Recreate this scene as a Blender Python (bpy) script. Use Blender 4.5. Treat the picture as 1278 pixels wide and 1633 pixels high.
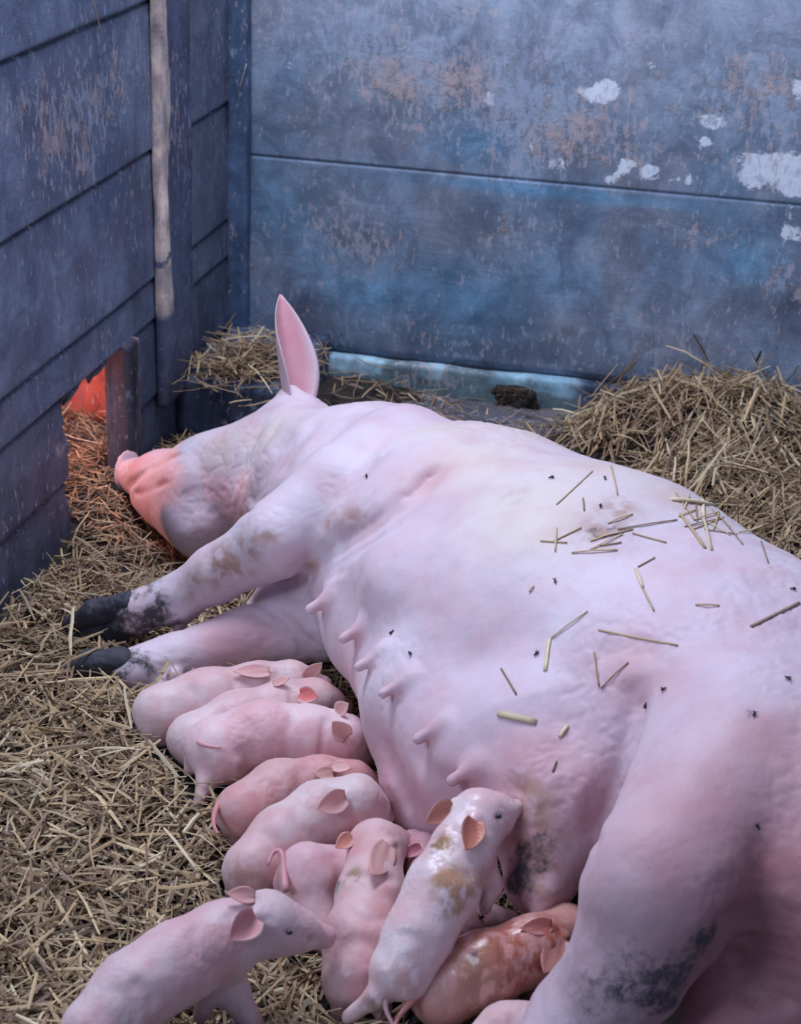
import bpy, math, random
import numpy as np
from mathutils import Vector, Matrix
from mathutils.bvhtree import BVHTree

for o in list(bpy.data.objects):
    bpy.data.objects.remove(o, do_unlink=True)
SC = bpy.context.scene
COL = SC.collection

# ------------------------------------------------------------------ camera
FOC = 3000.0                       # focal length in pixels of the 1278x1633 frame
TH, RO, CAMH = math.radians(23.85), math.radians(2.28), 1.7
fw = np.array([0, math.cos(TH), -math.sin(TH)])
_rt = np.array([1.0, 0, 0]); _up = np.cross(_rt, fw)
RT = _rt * math.cos(RO) + _up * math.sin(RO)
UP = -_rt * math.sin(RO) + _up * math.cos(RO)
CAMP = np.array([0, 0, CAMH])
cam_d = bpy.data.cameras.new('camera')
cam = bpy.data.objects.new('camera', cam_d); COL.objects.link(cam)
cam_d.sensor_fit = 'VERTICAL'; cam_d.sensor_height = 36; cam_d.lens = FOC / 1633 * 36
cam_d.clip_start = 0.02
cam_d.dof.use_dof = True; cam_d.dof.focus_distance = 3.15; cam_d.dof.aperture_fstop = 7.0
M4 = Matrix(((RT[0], UP[0], -fw[0], 0), (RT[1], UP[1], -fw[1], 0), (RT[2], UP[2], -fw[2], CAMH), (0, 0, 0, 1)))
cam.matrix_world = M4
SC.camera = cam

# ------------------------------------------------------------------ light
SC.view_settings.view_transform = 'Standard'
SC.view_settings.look = 'None'
SC.view_settings.gamma = 1
SC.view_settings.use_curve_mapping = False
SC.view_settings.exposure = 0.0
world = bpy.data.worlds.new('world'); SC.world = world
world.use_nodes = True
world.node_tree.nodes['Background'].inputs[0].default_value = (0.50, 0.60, 0.92, 1)
world.node_tree.nodes['Background'].inputs[1].default_value = 0.40

def area_light(name, loc, target, size, size_y, energy, color):
    d = bpy.data.lights.new(name, 'AREA'); d.shape = 'RECTANGLE'
    d.size = size; d.size_y = size_y; d.energy = energy; d.color = color
    o = bpy.data.objects.new(name, d); COL.objects.link(o)
    o.location = loc
    o.rotation_euler = (Vector(target) - Vector(loc)).to_track_quat('-Z', 'Y').to_euler()
    return o
area_light('skylight', (-0.55, 3.65, 3.0), (0.05, 3.05, 0), 1.4, 0.9, 92, (0.75, 0.82, 1.0))
area_light('side_window', (-2.4, 0.8, 2.3), (0.2, 3.2, 0.4), 1.3, 1.0, 44, (0.64, 0.77, 1.0))

# ------------------------------------------------------------------ frames of reference
AY = math.radians(12.14)
BT = np.array([math.cos(AY), -math.sin(AY), 0])       # along the back wall, to the right
LT = np.array([-math.sin(AY), -math.cos(AY), 0])      # along the left wall, towards the viewer
BN, LN = LT, BT                                       # the walls' normals into the pen
ZZ = np.array([0, 0, 1.0])
def ray(x, y):
    d = fw + RT * (x - 639) / FOC - UP * (y - 816.5) / FOC
    return d
def P(x, y, z):
    """world point at height z seen in the direction of frame position x, y"""
    d = ray(x, y)
    return CAMP + d * ((z - CAMH) / d[2])
def SCL(p):
    return FOC / float((np.asarray(p) - CAMP) @ fw)
CO = P(370, 598, 0)                                   # corner of the pen on the floor
def WB(u, z, n=0.0): return CO + BT * u + BN * n + ZZ * z
def WL(u, z, n=0.0): return CO + LT * u + LN * n + ZZ * z

# ------------------------------------------------------------------ noise
def _h(ix, iy, iz, seed):
    n = (ix * 374761393 + iy * 668265263 + iz * 2147483647 + seed * 1274126177) & 0xffffffff
    n = ((n ^ (n >> 13)) * 1274126177) & 0xffffffff
    return ((n ^ (n >> 16)) & 0xffff) / 65535.0
def vnoise(p, seed=0):
    i = np.floor(p).astype(np.int64); f = p - i; f = f * f * (3 - 2 * f)
    x, y, z = i[:, 0], i[:, 1], i[:, 2]
    r = 0
    for a in (0, 1):
        for b in (0, 1):
            for c in (0, 1):
                w = (f[:, 0] if a else 1 - f[:, 0]) * (f[:, 1] if b else 1 - f[:, 1]) * (f[:, 2] if c else 1 - f[:, 2])
                r = r + w * _h(x + a, y + b, z + c, seed)
    return r
def fbm(p, sc, oct=3, seed=0):
    r = 0; a = 1; t = 0
    p = np.asarray(p, float) * sc
    for k in range(oct):
        r = r + a * vnoise(p + 17.3 * k, seed + k); t += a; a *= .5; p = p * 2.03
    return r / t
def sstep(a, b, x):
    t = np.clip((x - a) / (b - a), 0, 1); return t * t * (3 - 2 * t)

# ------------------------------------------------------------------ mesh helpers
def set_props(o, label=None, cat=None, group=None, kind=None):
    if label: o['label'] = label
    if cat: o['category'] = cat
    if group: o['group'] = group
    if kind: o['kind'] = kind
    return o
def mesh_obj(name, V, F, mat, parent=None, smooth=True, attrs=None, origin=None):
    V = np.asarray(V, float)
    if origin is None: origin = np.array([V[:, 0].mean(), V[:, 1].mean(), V[:, 2].min()])
    origin = np.asarray(origin, float)
    me = bpy.data.meshes.new(name)
    me.from_pydata((V - origin).tolist(), [], F if isinstance(F, list) else F.tolist())
    if smooth: me.polygons.foreach_set('use_smooth', [True] * len(me.polygons))
    for k, v in (attrs or {}).items():
        v = np.asarray(v, np.float32)
        if v.ndim == 2:
            a = me.attributes.new(k, 'FLOAT_COLOR', 'POINT')
            c = np.ones((len(V), 4), np.float32); c[:, :3] = v
            a.data.foreach_set('color', c.ravel())
        else:
            a = me.attributes.new(k, 'FLOAT', 'POINT'); a.data.foreach_set('value', v)
    me.materials.append(mat); me.update()
    o = bpy.data.objects.new(name, me); COL.objects.link(o)
    o.location = origin.tolist()
    if parent is not None:
        o.parent = parent
        o.location = (origin - np.array(parent.location)).tolist()
    return o

# ---- signed distance modelling: smooth unions of tapered limbs and ellipsoids, meshed with surface nets
def cone(a, b, ra, rb, k=.03, s=1.0): return ('c', np.array(a), np.array(b), ra, rb, k, s)
def ell(c, rad, ax=None, k=.03): return ('e', np.array(c), np.array(rad), np.eye(3) if ax is None else np.array(ax), k)
def groove(pts, w, amp): return ('g', [np.array(p) for p in pts], w, amp)
def crease(pts, w, amp): return ('g', [np.array(p) for p in pts], w, amp, 1)
def bump(c, w, amp): return ('b', np.array(c), w, amp)
def seg_d(p, a, b):
    ab = b - a; t = np.clip(((p - a) @ ab) / max(ab @ ab, 1e-12), 0, 1)
    return np.linalg.norm(p - a - t[:, None] * ab, axis=1), t
def smin(a, b, k):
    if k <= 0: return np.minimum(a, b)
    h = np.clip(.5 + .5 * (b - a) / k, 0, 1)
    return b + (a - b) * h - k * h * (1 - h)
def op_eval(op, D, p):
    if op[0] == 'c':
        _, a, b, ra, rb, k, s = op
        if s != 1.0:
            q = p.copy(); q[:, 2] /= s; a = a * [1, 1, 1 / s]; b = b * [1, 1, 1 / s]
        else: q = p
        d, t = seg_d(q, a, b); d = d - (ra + (rb - ra) * t)
        if s != 1.0: d = d * (.5 + .5 * s)
        return smin(D, d, k)
    if op[0] == 'e':
        _, c, r, ax, k = op
        q = (p - c) @ ax.T
        k0 = np.linalg.norm(q / r, axis=1); k1 = np.linalg.norm(q / (r * r), axis=1) + 1e-9
        return smin(D, k0 * (k0 - 1) / k1, k)
    if op[0] == 'g':
        _, pts, w, amp = op[:4]
        dm = np.full(len(p), 9.0); 
        n = len(pts) - 1; tt = np.zeros(len(p))
        for i in range(n):
            d, t = seg_d(p, pts[i], pts[i + 1]); m = d < dm
            dm = np.where(m, d, dm); tt = np.where(m, (i + t) / n, tt)
        fade = np.clip(np.minimum(tt, 1 - tt) * 5 + .05, 0, 1)
        if len(op) > 4: return D + amp * fade * np.exp(-np.abs(dm / w) ** .9)      # sharp skin crease
        return D + amp * fade * np.exp(-(dm / w) ** 2)
    if op[0] == 'b':
        _, c, w, amp = op
        return D - amp * np.exp(-(np.linalg.norm(p - c, axis=1) / w) ** 2)
def op_box(op, m):
    if op[0] == 'c':
        a, b, ra, rb, k = op[1:6]; r = max(ra, rb) + k + m
        return np.minimum(a, b) - r, np.maximum(a, b) + r
    if op[0] == 'e':
        r = max(op[2]) + op[4] + m; return op[1] - r, op[1] + r
    if op[0] == 'g':
        q = np.array(op[1]); r = op[2] * 2.6; return q.min(0) - r, q.max(0) + r
    r = op[2] * 2.6; return op[1] - r, op[1] + r
def sdf_eval(ops, p):
    D = np.full(len(p), .5)
    for op in ops: D = op_eval(op, D, p)
    return D
def sdf_mesh(ops, h, relax=2):
    lo = np.min([op_box(o, 0)[0] for o in ops if o[0] in 'ce'], axis=0) - 2 * h
    hi = np.max([op_box(o, 0)[1] for o in ops if o[0] in 'ce'], axis=0) + 2 * h
    n = np.ceil((hi - lo) / h).astype(int) + 1
    D = np.full(tuple(n), .5)
    ax = [lo[i] + h * np.arange(n[i]) for i in range(3)]
    for op in ops:
        a, b = op_box(op, 3 * h)
        i0 = np.clip(np.floor((a - lo) / h).astype(int), 0, n); i1 = np.clip(np.ceil((b - lo) / h).astype(int) + 1, 0, n)
        if (i1 <= i0).any(): continue
        g = np.meshgrid(*[ax[i][i0[i]:i1[i]] for i in range(3)], indexing='ij')
        p = np.stack([q.ravel() for q in g], 1)
        sl = tuple(slice(i0[i], i1[i]) for i in range(3))
        sub = D[sl]; D[sl] = op_eval(op, sub.ravel(), p).reshape(sub.shape)
    S = D < 0
    # cells with a sign change
    nx, ny, nz = (n - 1)
    cnt = np.zeros((nx, ny, nz), np.int8)
    for a in (0, 1):
        for b in (0, 1):
            for c in (0, 1): cnt += S[a:nx + a, b:ny + b, c:nz + c]
    act = (cnt > 0) & (cnt < 8)
    idx = -np.ones((nx, ny, nz), np.int64)
    ci = np.argwhere(act); idx[act] = np.arange(len(ci))
    acc = np.zeros((len(ci), 3)); w = np.zeros(len(ci))
    cs = [(a, b, c) for a in (0, 1) for b in (0, 1) for c in (0, 1)]
    for u in cs:
        for ax_ in range(3):
            if u[ax_] == 1: continue
            v = list(u); v[ax_] = 1
            d0 = D[ci[:, 0] + u[0], ci[:, 1] + u[1], ci[:, 2] + u[2]]; d1 = D[ci[:, 0] + v[0], ci[:, 1] + v[1], ci[:, 2] + v[2]]
            m = (d0 < 0) != (d1 < 0)
            t = np.where(m, d0 / np.where(m, d0 - d1, 1), 0)
            e = np.array(u, float)[None, :] + np.zeros((len(ci), 3)); e[:, ax_] += t
            acc[m] += e[m]; w[m] += 1
    V = lo + h * (ci + acc / w[:, None])
    F = []
    for ax_ in range(3):
        o1, o2 = [(1, 2), (2, 0), (0, 1)][ax_]
        sl0 = [slice(0, k) for k in n]; sl1 = [slice(0, k) for k in n]
        sl0[ax_] = slice(0, n[ax_] - 1); sl1[ax_] = slice(1, n[ax_])
        A, B = S[tuple(sl0)], S[tuple(sl1)]
        e = np.argwhere(A != B); ins = A[e[:, 0], e[:, 1], e[:, 2]]
        ok = (e[:, o1] > 0) & (e[:, o2] > 0) & (e[:, o1] < n[o1] - 1) & (e[:, o2] < n[o2] - 1)
        e = e[ok]; ins = ins[ok]
        q = []
        for d1, d2 in ((0, 0), (1, 0), (1, 1), (0, 1)):
            c = e.copy(); c[:, o1] -= d1; c[:, o2] -= d2
            q.append(idx[c[:, 0], c[:, 1], c[:, 2]])
        q = np.stack(q, 1)
        q = np.where(ins[:, None], q[:, ::-1], q)[:, ::-1]
        F.append(q)
    F = np.concatenate(F)
    E2 = np.concatenate([F[:, [0, 1]], F[:, [1, 2]], F[:, [2, 3]], F[:, [3, 0]]])
    for _ in range(relax):
        s = np.zeros_like(V); c = np.zeros(len(V))
        for k in (0, 1):
            for j in range(3): s[:, j] += np.bincount(E2[:, k], V[E2[:, 1 - k], j], len(V))
            c += np.bincount(E2[:, k], minlength=len(V))
        V = V * .4 + .6 * s / c[:, None]
    return V, F

def vnormals(V, F):
    n = np.cross(V[F[:, 2]] - V[F[:, 0]], V[F[:, 3]] - V[F[:, 1]]); N = np.zeros_like(V)
    for k in range(4):
        for j in range(3): N[:, j] += np.bincount(F[:, k], n[:, j], len(V))
    return N / (np.linalg.norm(N, axis=1)[:, None] + 1e-12)
def crinkle(V, F, amp, sc, seed):
    N = vnormals(V, F); d = (fbm(V, sc, 3, seed) - .5) * amp
    rg = 1 - np.abs(2 * fbm(V, sc * 1.7, 3, seed + 5) - 1); d -= amp * .5 * np.clip(rg - .8, 0, 1) * 4 * sstep(.45, .65, fbm(V, sc * .3, 2, seed + 9))
    return V + N * d[:, None]
class Acc:
    """collects vertices, faces and colours for one mesh"""
    def __init__(s): s.V = []; s.F = []; s.C = []; s.D = []; s.n = 0
    def add(s, V, F, C, D=0.0):
        V = np.asarray(V, float)
        s.V.append(V); s.F += [[i + s.n for i in f] for f in (F.tolist() if hasattr(F, 'tolist') else F)]
        C = np.asarray(C, float); s.C.append(C if C.ndim == 2 else np.tile(C, (len(V), 1)))
        s.D.append(np.full(len(V), D) if np.isscalar(D) else D); s.n += len(V)
    def build(s, name, mat, parent=None, **kw):
        return mesh_obj(name, np.concatenate(s.V), s.F, mat, parent, attrs={'Col': np.concatenate(s.C), 'dirt': np.concatenate(s.D)}, **kw)

def unit(v): v = np.asarray(v, float); return v / (np.linalg.norm(v) + 1e-12)
def tube(pts, rad, seg=10, cap=True):
    pts = np.array(pts, float); n = len(pts)
    V = []; up = np.array([.13, .21, 1.0])
    for i in range(n):
        t = unit(pts[min(i + 1, n - 1)] - pts[max(i - 1, 0)])
        a = unit(np.cross(t, up)); b = np.cross(t, a)
        for k in range(seg):
            w = 2 * math.pi * k / seg
            V.append(pts[i] + (a * math.cos(w) + b * math.sin(w)) * rad[i])
    F = [[i * seg + k, i * seg + (k + 1) % seg, (i + 1) * seg + (k + 1) % seg, (i + 1) * seg + k] for i in range(n - 1) for k in range(seg)]
    if cap:
        F.append(list(range(seg))[::-1]); F.append([(n - 1) * seg + k for k in range(seg)])
    return np.array(V), F
def spline(pts, n):
    pts = np.array(pts, float); m = len(pts); out = []
    for i in range(n):
        t = i / (n - 1) * (m - 1); k = min(int(t), m - 2); f = t - k
        p0, p1, p2, p3 = pts[max(k - 1, 0)], pts[k], pts[k + 1], pts[min(k + 2, m - 1)]
        out.append(.5 * ((2 * p1) + (-p0 + p2) * f + (2 * p0 - 5 * p1 + 4 * p2 - p3) * f * f + (-p0 + 3 * p1 - 3 * p2 + p3) * f ** 3))
    return np.array(out)
def ear_mesh(base, tip, width, face, cup=.35, bend=0.0, thick=.004, twist=0.0, ns=22, nt=15, peak=.38):
    """leaf shaped ear: a cupped sheet with thickness, hollow towards 'face'"""
    base, tip = np.array(base, float), np.array(tip, float)
    L = np.linalg.norm(tip - base); al = (tip - base) / L
    nm = unit(np.array(face) - al * (np.array(face) @ al)); ac = np.cross(al, nm)
    g = []
    for i in range(ns):
        s = i / (ns - 1)
        w = width * ((.62 + .38 * math.sin(s / peak * math.pi / 2)) if s < peak else (1 - ((s - peak) / (1 - peak)) ** 1.75) ** .85 + .0)
        w = max(w, width * .04)
        tw = twist * s; A = ac * math.cos(tw) + nm * math.sin(tw); N = -ac * math.sin(tw) + nm * math.cos(tw)
        for j in range(nt):
            t = -1 + 2 * j / (nt - 1)
            c = cup * w * (abs(t) ** 1.6) * (1 - .35 * s) + .05 * w * math.sin(t * 7 + s * 4) * (1 - s)
            g.append((base + al * L * s + A * w * t * (1 - .12 * cup * t * t) + N * (c + bend * L * s * s), N))
    th = np.array([thick * (1.0 - .65 * abs(-1 + 2 * (j % nt) / (nt - 1)) ** 3) for j in range(ns * nt)])
    G = np.array([q[0] for q in g]); N = np.array([q[1] for q in g])
    V = np.concatenate([G + N * th[:, None] / 2, G - N * th[:, None] / 2]); m = ns * nt
    F = []
    for i in range(ns - 1):
        for j in range(nt - 1):
            a = i * nt + j; F.append([a, a + nt, a + nt + 1, a + 1]); b = a + m; F.append([b, b + 1, b + nt + 1, b + nt])
    rim = [j for j in range(nt)] + [i * nt + nt - 1 for i in range(1, ns)] + [(ns - 1) * nt + j for j in range(nt - 2, -1, -1)] + [i * nt for i in range(ns - 2, 0, -1)]
    for a, b in zip(rim, rim[1:] + rim[:1]): F.append([a, b, b + m, a + m])
    inner = np.concatenate([np.ones(m), np.zeros(m)])
    S = np.tile(np.repeat(np.linspace(0, 1, ns), nt), 2); T = np.tile(np.tile(np.abs(np.linspace(-1, 1, nt)), ns), 2)
    return V, F, inner, S, T

# ------------------------------------------------------------------ materials
class NT:
    def __init__(s, name):
        s.m = bpy.data.materials.new(name); s.m.use_nodes = True; s.t = s.m.node_tree
        s.b = s.t.nodes['Principled BSDF']
    def n(s, typ, ins=None, **kw):
        q = s.t.nodes.new(typ)
        for k, v in kw.items(): setattr(q, k, v)
        for k, v in (ins or {}).items():
            if isinstance(v, bpy.types.NodeSocket): s.t.links.new(v, q.inputs[k])
            else: q.inputs[k].default_value = v
        return q
    def mix(s, f, a, b, mode='MIX'):
        q = s.t.nodes.new('ShaderNodeMix'); q.data_type = 'RGBA'; q.blend_type = mode
        for i, v in ((0, f), (6, a), (7, b)):
            if isinstance(v, bpy.types.NodeSocket): s.t.links.new(v, q.inputs[i])
            else: q.inputs[i].default_value = v if i == 0 or len(v) == 4 else (*v, 1)
        return q.outputs[2]
    def math(s, op, a, b=0.0, clamp=False):
        q = s.t.nodes.new('ShaderNodeMath'); q.operation = op; q.use_clamp = clamp
        for i, v in ((0, a), (1, b)):
            if isinstance(v, bpy.types.NodeSocket): s.t.links.new(v, q.inputs[i])
            else: q.inputs[i].default_value = v
        return q.outputs[0]
    def noise(s, sc, det=4, vec=None, rough=.55, dist=0.0):
        q = s.n('ShaderNodeTexNoise', {'Scale': sc, 'Detail': det, 'Roughness': rough, 'Distortion': dist})
        if vec is not None: s.t.links.new(vec, q.inputs['Vector'])
        return q.outputs['Fac']
    def coord(s, scale=(1, 1, 1)):
        c = s.n('ShaderNodeTexCoord'); m = s.n('ShaderNodeMapping', {'Vector': c.outputs['Object'], 'Scale': scale}); return m.outputs[0]
    def ramp(s, f, stops):
        q = s.n('ShaderNodeValToRGB', {'Fac': f}); e = q.color_ramp.elements
        while len(e) < len(stops): e.new(.5)
        for i, (p, c) in enumerate(stops): e[i].position = p; e[i].color = c if len(c) == 4 else (*c, 1)
        return q.outputs['Color']
    def smooth(s, f, a, b):
        q = s.n('ShaderNodeMapRange', {'Value': f, 'From Min': a, 'From Max': b}); q.interpolation_type = 'SMOOTHSTEP'; return q.outputs[0]
    def attr(s, name, out='Fac'): return s.n('ShaderNodeAttribute', attribute_name=name).outputs[out]
    def bump(s, h, st, dist=.01, nrm=None):
        q = s.n('ShaderNodeBump', {'Height': h, 'Strength': st, 'Distance': dist})
        if nrm is not None: s.t.links.new(nrm, q.inputs['Normal'])
        return q.outputs[0]
    def set(s, **kw):
        for k, v in kw.items():
            k = k.replace('_', ' ')
            if isinstance(v, bpy.types.NodeSocket): s.t.links.new(v, s.b.inputs[k])
            else: s.b.inputs[k].default_value = v if not (isinstance(v, tuple) and len(v) == 3 and k != 'Subsurface Radius') else (*v, 1)
        return s.m

def skin_mat(name, rough=.5, sss=.12, radius=(.02, .008, .006), wet=0.0, hair=120, bstr=.25):
    n = NT(name); v = n.coord()
    base = n.attr('Col', 'Color'); dirt = n.attr('dirt')
    mot = n.noise(14, 4, v); c = n.mix(n.math('MULTIPLY', n.smooth(mot, .42, .7), .22), base, (.80, .42, .45), 'MULTIPLY')
    fine = n.noise(90, 5, v, .7)
    c = n.mix(n.math('MULTIPLY', n.smooth(fine, .5, .75), .10), c, (.55, .33, .36))
    sp = n.noise(45, 6, v, .75)
    f = n.smooth(n.math('ADD', n.math('MULTIPLY', dirt, .62), n.math('MULTIPLY', sp, .75)), .62, .86)
    dcol = n.mix(n.noise(20, 3, v), (.10, .075, .075), (.035, .035, .05))
    c = n.mix(f, c, dcol)
    hv = n.coord((1, 1, .25)); hn = n.noise(hair, 3, hv, .6)
    nr = n.bump(n.noise(28, 5, v), bstr * .6, .008); nr = n.bump(hn, bstr, .0025, nr)
    n.set(Base_Color=c, Roughness=n.math('ADD', n.math('MULTIPLY', f, .2), rough), Normal=nr,
          Subsurface_Weight=sss, Subsurface_Radius=radius, Subsurface_Scale=1.0,
          Specular_IOR_Level=.3, Sheen_Weight=.12, Sheen_Roughness=.4)
    n.set(Coat_Weight=wet, Coat_Roughness=n.math('MULTIPLY', n.noise(60, 4, v), .55))
    return n.m
M_SOW = skin_mat('sow_skin', .55, .10)
M_PIG = skin_mat('piglet_skin', .5, .12, (.012, .005, .004), hair=260, bstr=.18)
M_WET = skin_mat('wet_piglet_skin', .36, .10, (.012, .005, .004), wet=.30, hair=260, bstr=.3)

def hoof_mat():
    n = NT('muddy_hoof'); v = n.coord()
    c = n.ramp(n.noise(30, 6, v, .7), [(.3, (.018, .018, .028)), (.55, (.05, .048, .065)), (.75, (.16, .13, .12))])
    return n.set(Base_Color=c, Roughness=.7, Normal=n.bump(n.noise(40, 6, v), .6, .006))
M_HOOF = hoof_mat()
def simple(name, col, rough=.6, **kw):
    n = NT(name); v = n.coord(); q = n.noise(60, 4, v)
    c = n.mix(n.math('MULTIPLY', q, .5), col, tuple(x * .55 for x in col))
    return n.set(Base_Color=c, Roughness=rough, **kw)
M_BIRTH = skin_mat('smeared_piglet_skin', .32, .10, (.012, .005, .004), wet=.75, hair=260, bstr=.3)
M_EYE = simple('dark_eye', (.02, .022, .04), .15)
M_FLY = simple('black_fly', (.012, .012, .016), .5)

def wall_mat():
    n = NT('weathered_board_paint'); v = n.coord()
    base = n.attr('Col', 'Color'); fl = n.attr('flake'); pk = n.attr('peel')
    vs = n.coord((9, 9, 1.6)); vh = n.coord((2, 2, 26))
    mott = n.noise(11, 8, v, .68, .6)
    c = n.mix(n.smooth(mott, .3, .72), n.mix(1.0, base, (.66, .68, .70), 'MULTIPLY'), n.mix(1.0, base, (1.42, 1.42, 1.38), 'MULTIPLY'))
    st = n.noise(3.2, 6, vs, .7)                                  # vertical brush and run marks
    c = n.mix(n.math('MULTIPLY', n.smooth(st, .48, .72), .35), c, (.20, .235, .33))
    gr = n.noise(3, 6, vh, .7)                                    # grain along the boards
    c = n.mix(n.math('MULTIPLY', n.smooth(gr, .60, .76), .12), c, (.045, .05, .085))
    brn = n.noise(17, 7, v, .75)
    f = n.smooth(n.math('ADD', n.math('MULTIPLY', pk, .22), n.math('MULTIPLY', brn, 1.1)), .72, .80)
    c = n.mix(n.math('MULTIPLY', f, .50), c, n.mix(n.noise(30, 3, v), (.38, .30, .31), (.62, .46, .38)))
    wn = n.noise(26, 8, v, .78, .4)
    f2 = n.smooth(n.math('ADD', n.math('MULTIPLY', fl, .42), n.math('MULTIPLY', wn, 1.1)), .76, .82)
    c = n.mix(f2, c, n.mix(n.noise(40, 3, v), (.66, .76, .90), (.90, .93, .98)))
    vf = n.coord((75, 75, 34)); sf = n.noise(1.0, 5, vf, .65); reg = n.noise(2.6, 3, v)
    f3 = n.smooth(n.math('ADD', n.math('ADD', sf, n.math('MULTIPLY', reg, .35)), n.math('MULTIPLY', pk, .16)), .765, .82)
    c = n.mix(n.math('MULTIPLY', f3, .62), c, n.mix(n.smooth(n.noise(9, 2, v), .4, .6), (.40, .48, .62), (.60, .48, .49)))
    dk = n.noise(1.0, 6, n.coord((14, 14, 5)), .7); c = n.mix(n.math('MULTIPLY', n.smooth(dk, .50, .68), .34), c, (.08, .10, .17))
    spk = n.noise(140, 2, v, .5)
    c = n.mix(n.math('MULTIPLY', n.smooth(spk, .70, .76), .55), c, (.55, .62, .78))
    h = n.math('ADD', n.math('ADD', n.math('MULTIPLY', mott, .5), n.math('MULTIPLY', gr, .12)), n.math('MULTIPLY', n.math('ADD', f2, f), .3))
    nr = n.bump(h, .55, .010); nr = n.bump(n.noise(130, 4, v, .7), .25, .003, nr)
    return n.set(Base_Color=c, Roughness=.62, Normal=nr, Specular_IOR_Level=.35)
M_WALL = wall_mat()

def straw_mat():
    n = NT('straw'); v = n.coord((1, 1, 1))
    c = n.attr('Col', 'Color')
    c = n.mix(n.math('MULTIPLY', n.noise(70, 3, v), .55), c, n.mix(1.0, c, (.42, .38, .38), 'MULTIPLY'))
    return n.set(Base_Color=c, Roughness=.55, Specular_IOR_Level=.35)
M_STRAW = straw_mat()
def litter_mat():
    n = NT('matted_litter'); v = n.coord()
    a = n.noise(22, 6, v, .7, 1.5)
    c = n.ramp(a, [(.3, (.012, .010, .010)), (.55, (.036, .027, .022)), (.78, (.11, .08, .055))])
    return n.set(Base_Color=c, Roughness=.9, Normal=n.bump(a, .8, .02))
M_LITTER = litter_mat()

# ------------------------------------------------------------------ the pen's walls
def grid_wall(name, us, zs, fn_n, fn_col, frame, skip=None, thick=.035, kind='structure'):
    U, Z = np.meshgrid(us, zs, indexing='ij'); u, z = U.ravel(), Z.ravel()
    q = np.stack([u, z, np.zeros_like(u)], 1)
    nn = fn_n(u, z, q)
    t, nrm = (BT, BN) if frame == 'b' else (LT, LN)
    V = CO + u[:, None] * t + z[:, None] * ZZ + nn[:, None] * nrm
    nu, nz = len(us), len(zs)
    I = np.arange(nu * nz).reshape(nu, nz)
    F = np.stack([I[:-1, :-1], I[1:, :-1], I[1:, 1:], I[:-1, 1:]], -1).reshape(-1, 4)
    if frame == 'l': F = F[:, ::-1]
    F = F[:, ::-1] if False else F
    if skip is not None:
        c = V[F].mean(1); uc = u[F].mean(1); zc = z[F].mean(1)
        F = F[~skip(uc, zc)]
    col, fl, pk = fn_col(u, z, q)
    o = mesh_obj(name, V, F, M_WALL, attrs={'Col': col, 'flake': fl, 'peel': pk}, origin=CO)
    m = o.modifiers.new('thickness', 'SOLIDIFY'); m.thickness = thick; m.offset = -1
    set_props(o, kind=kind)
    return o
def seam(z, z0, w, d): return -d * np.exp(-((z - z0) / w) ** 2)
def blobs(u, z, L):
    r = np.zeros_like(u)
    for (u0, z0, su, sz, a) in L: r += a * np.exp(-((u - u0) / su) ** 2 - ((z - z0) / sz) ** 2)
    return r
from_px = {}
def inv(x, y, which):
    d = ray(x, y); t, nr = (BT, BN) if which == 'b' else (LT, LN)
    s = ((CO - CAMP) @ nr) / (d @ nr); p = CAMP + d * s - CO
    return float(p @ t), float(p[2])
def pxb(L, which):
    """marks on a wall: (frame x, frame y, half width, half height, strength) -> wall coordinates"""
    out = []
    for (x, y, w, h, a) in L:
        u, z = inv(x, y, which); u2, z2 = inv(x + w, y + h, which)
        out.append((u, z, abs(u2 - u) + .002, abs(z2 - z) * .9 + .002, a))
    return out

BACK_WHITE = pxb([(960, 150, 30, 22, 1.1), (972, 135, 10, 12, .8), (1140, 195, 22, 16, 1.1), (1125, 225, 12, 16, .9), (1245, 262, 45, 26, 1.3), (1200, 285, 22, 22, 1.0), (1270, 300, 26, 18, 1.2), (1275, 140, 10, 24, .9),
    (782, 160, 10, 18, .9), (1000, 262, 20, 20, .85), (975, 285, 10, 12, .8), (1035, 275, 14, 14, .7), (850, 228, 22, 22, .62), (880, 265, 26, 22, .6), (1040, 105, 12, 16, .6), (1265, 370, 20, 30, .9), (460, 100, 22, 16, .35), (835, 492, 14, 16, .6), (695, 440, 12, 22, .45), (760, 460, 10, 26, .5), (925, 440, 16, 20, .3), (1095, 290, 30, 12, .5), (610, 155, 26, 12, .3), (875, 405, 24, 26, .25), (960, 495, 22, 20, .35)], 'b')
BACK_PEEL = pxb([(620, 90, 110, 70, .5), (900, 200, 190, 90, .55), (1200, 140, 90, 80, .5), (720, 130, 120, 60, .4), (820, 370, 70, 60, .5), (560, 390, 90, 60, .4), (1250, 450, 30, 50, .8), (1130, 380, 110, 40, .5)], 'b')
BACK_TEAL = pxb([(760, 230, 60, 40, .8), (820, 300, 170, 24, .9), (460, 115, 40, 40, .5), (600, 470, 110, 60, .8), (760, 480, 60, 70, .6), (500, 400, 60, 60, .3), (430, 330, 60, 90, .4), (1180, 420, 60, 50, .8), (1000, 320, 150, 22, .5), (900, 450, 60, 60, .45)], 'b')
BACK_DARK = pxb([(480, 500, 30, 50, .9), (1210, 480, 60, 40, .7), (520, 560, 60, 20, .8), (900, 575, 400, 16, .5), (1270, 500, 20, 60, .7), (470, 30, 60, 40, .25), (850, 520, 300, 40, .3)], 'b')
def lerp(a, b, f): return np.asarray(a) * (1 - f[:, None]) + np.asarray(b) * f[:, None]
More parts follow.
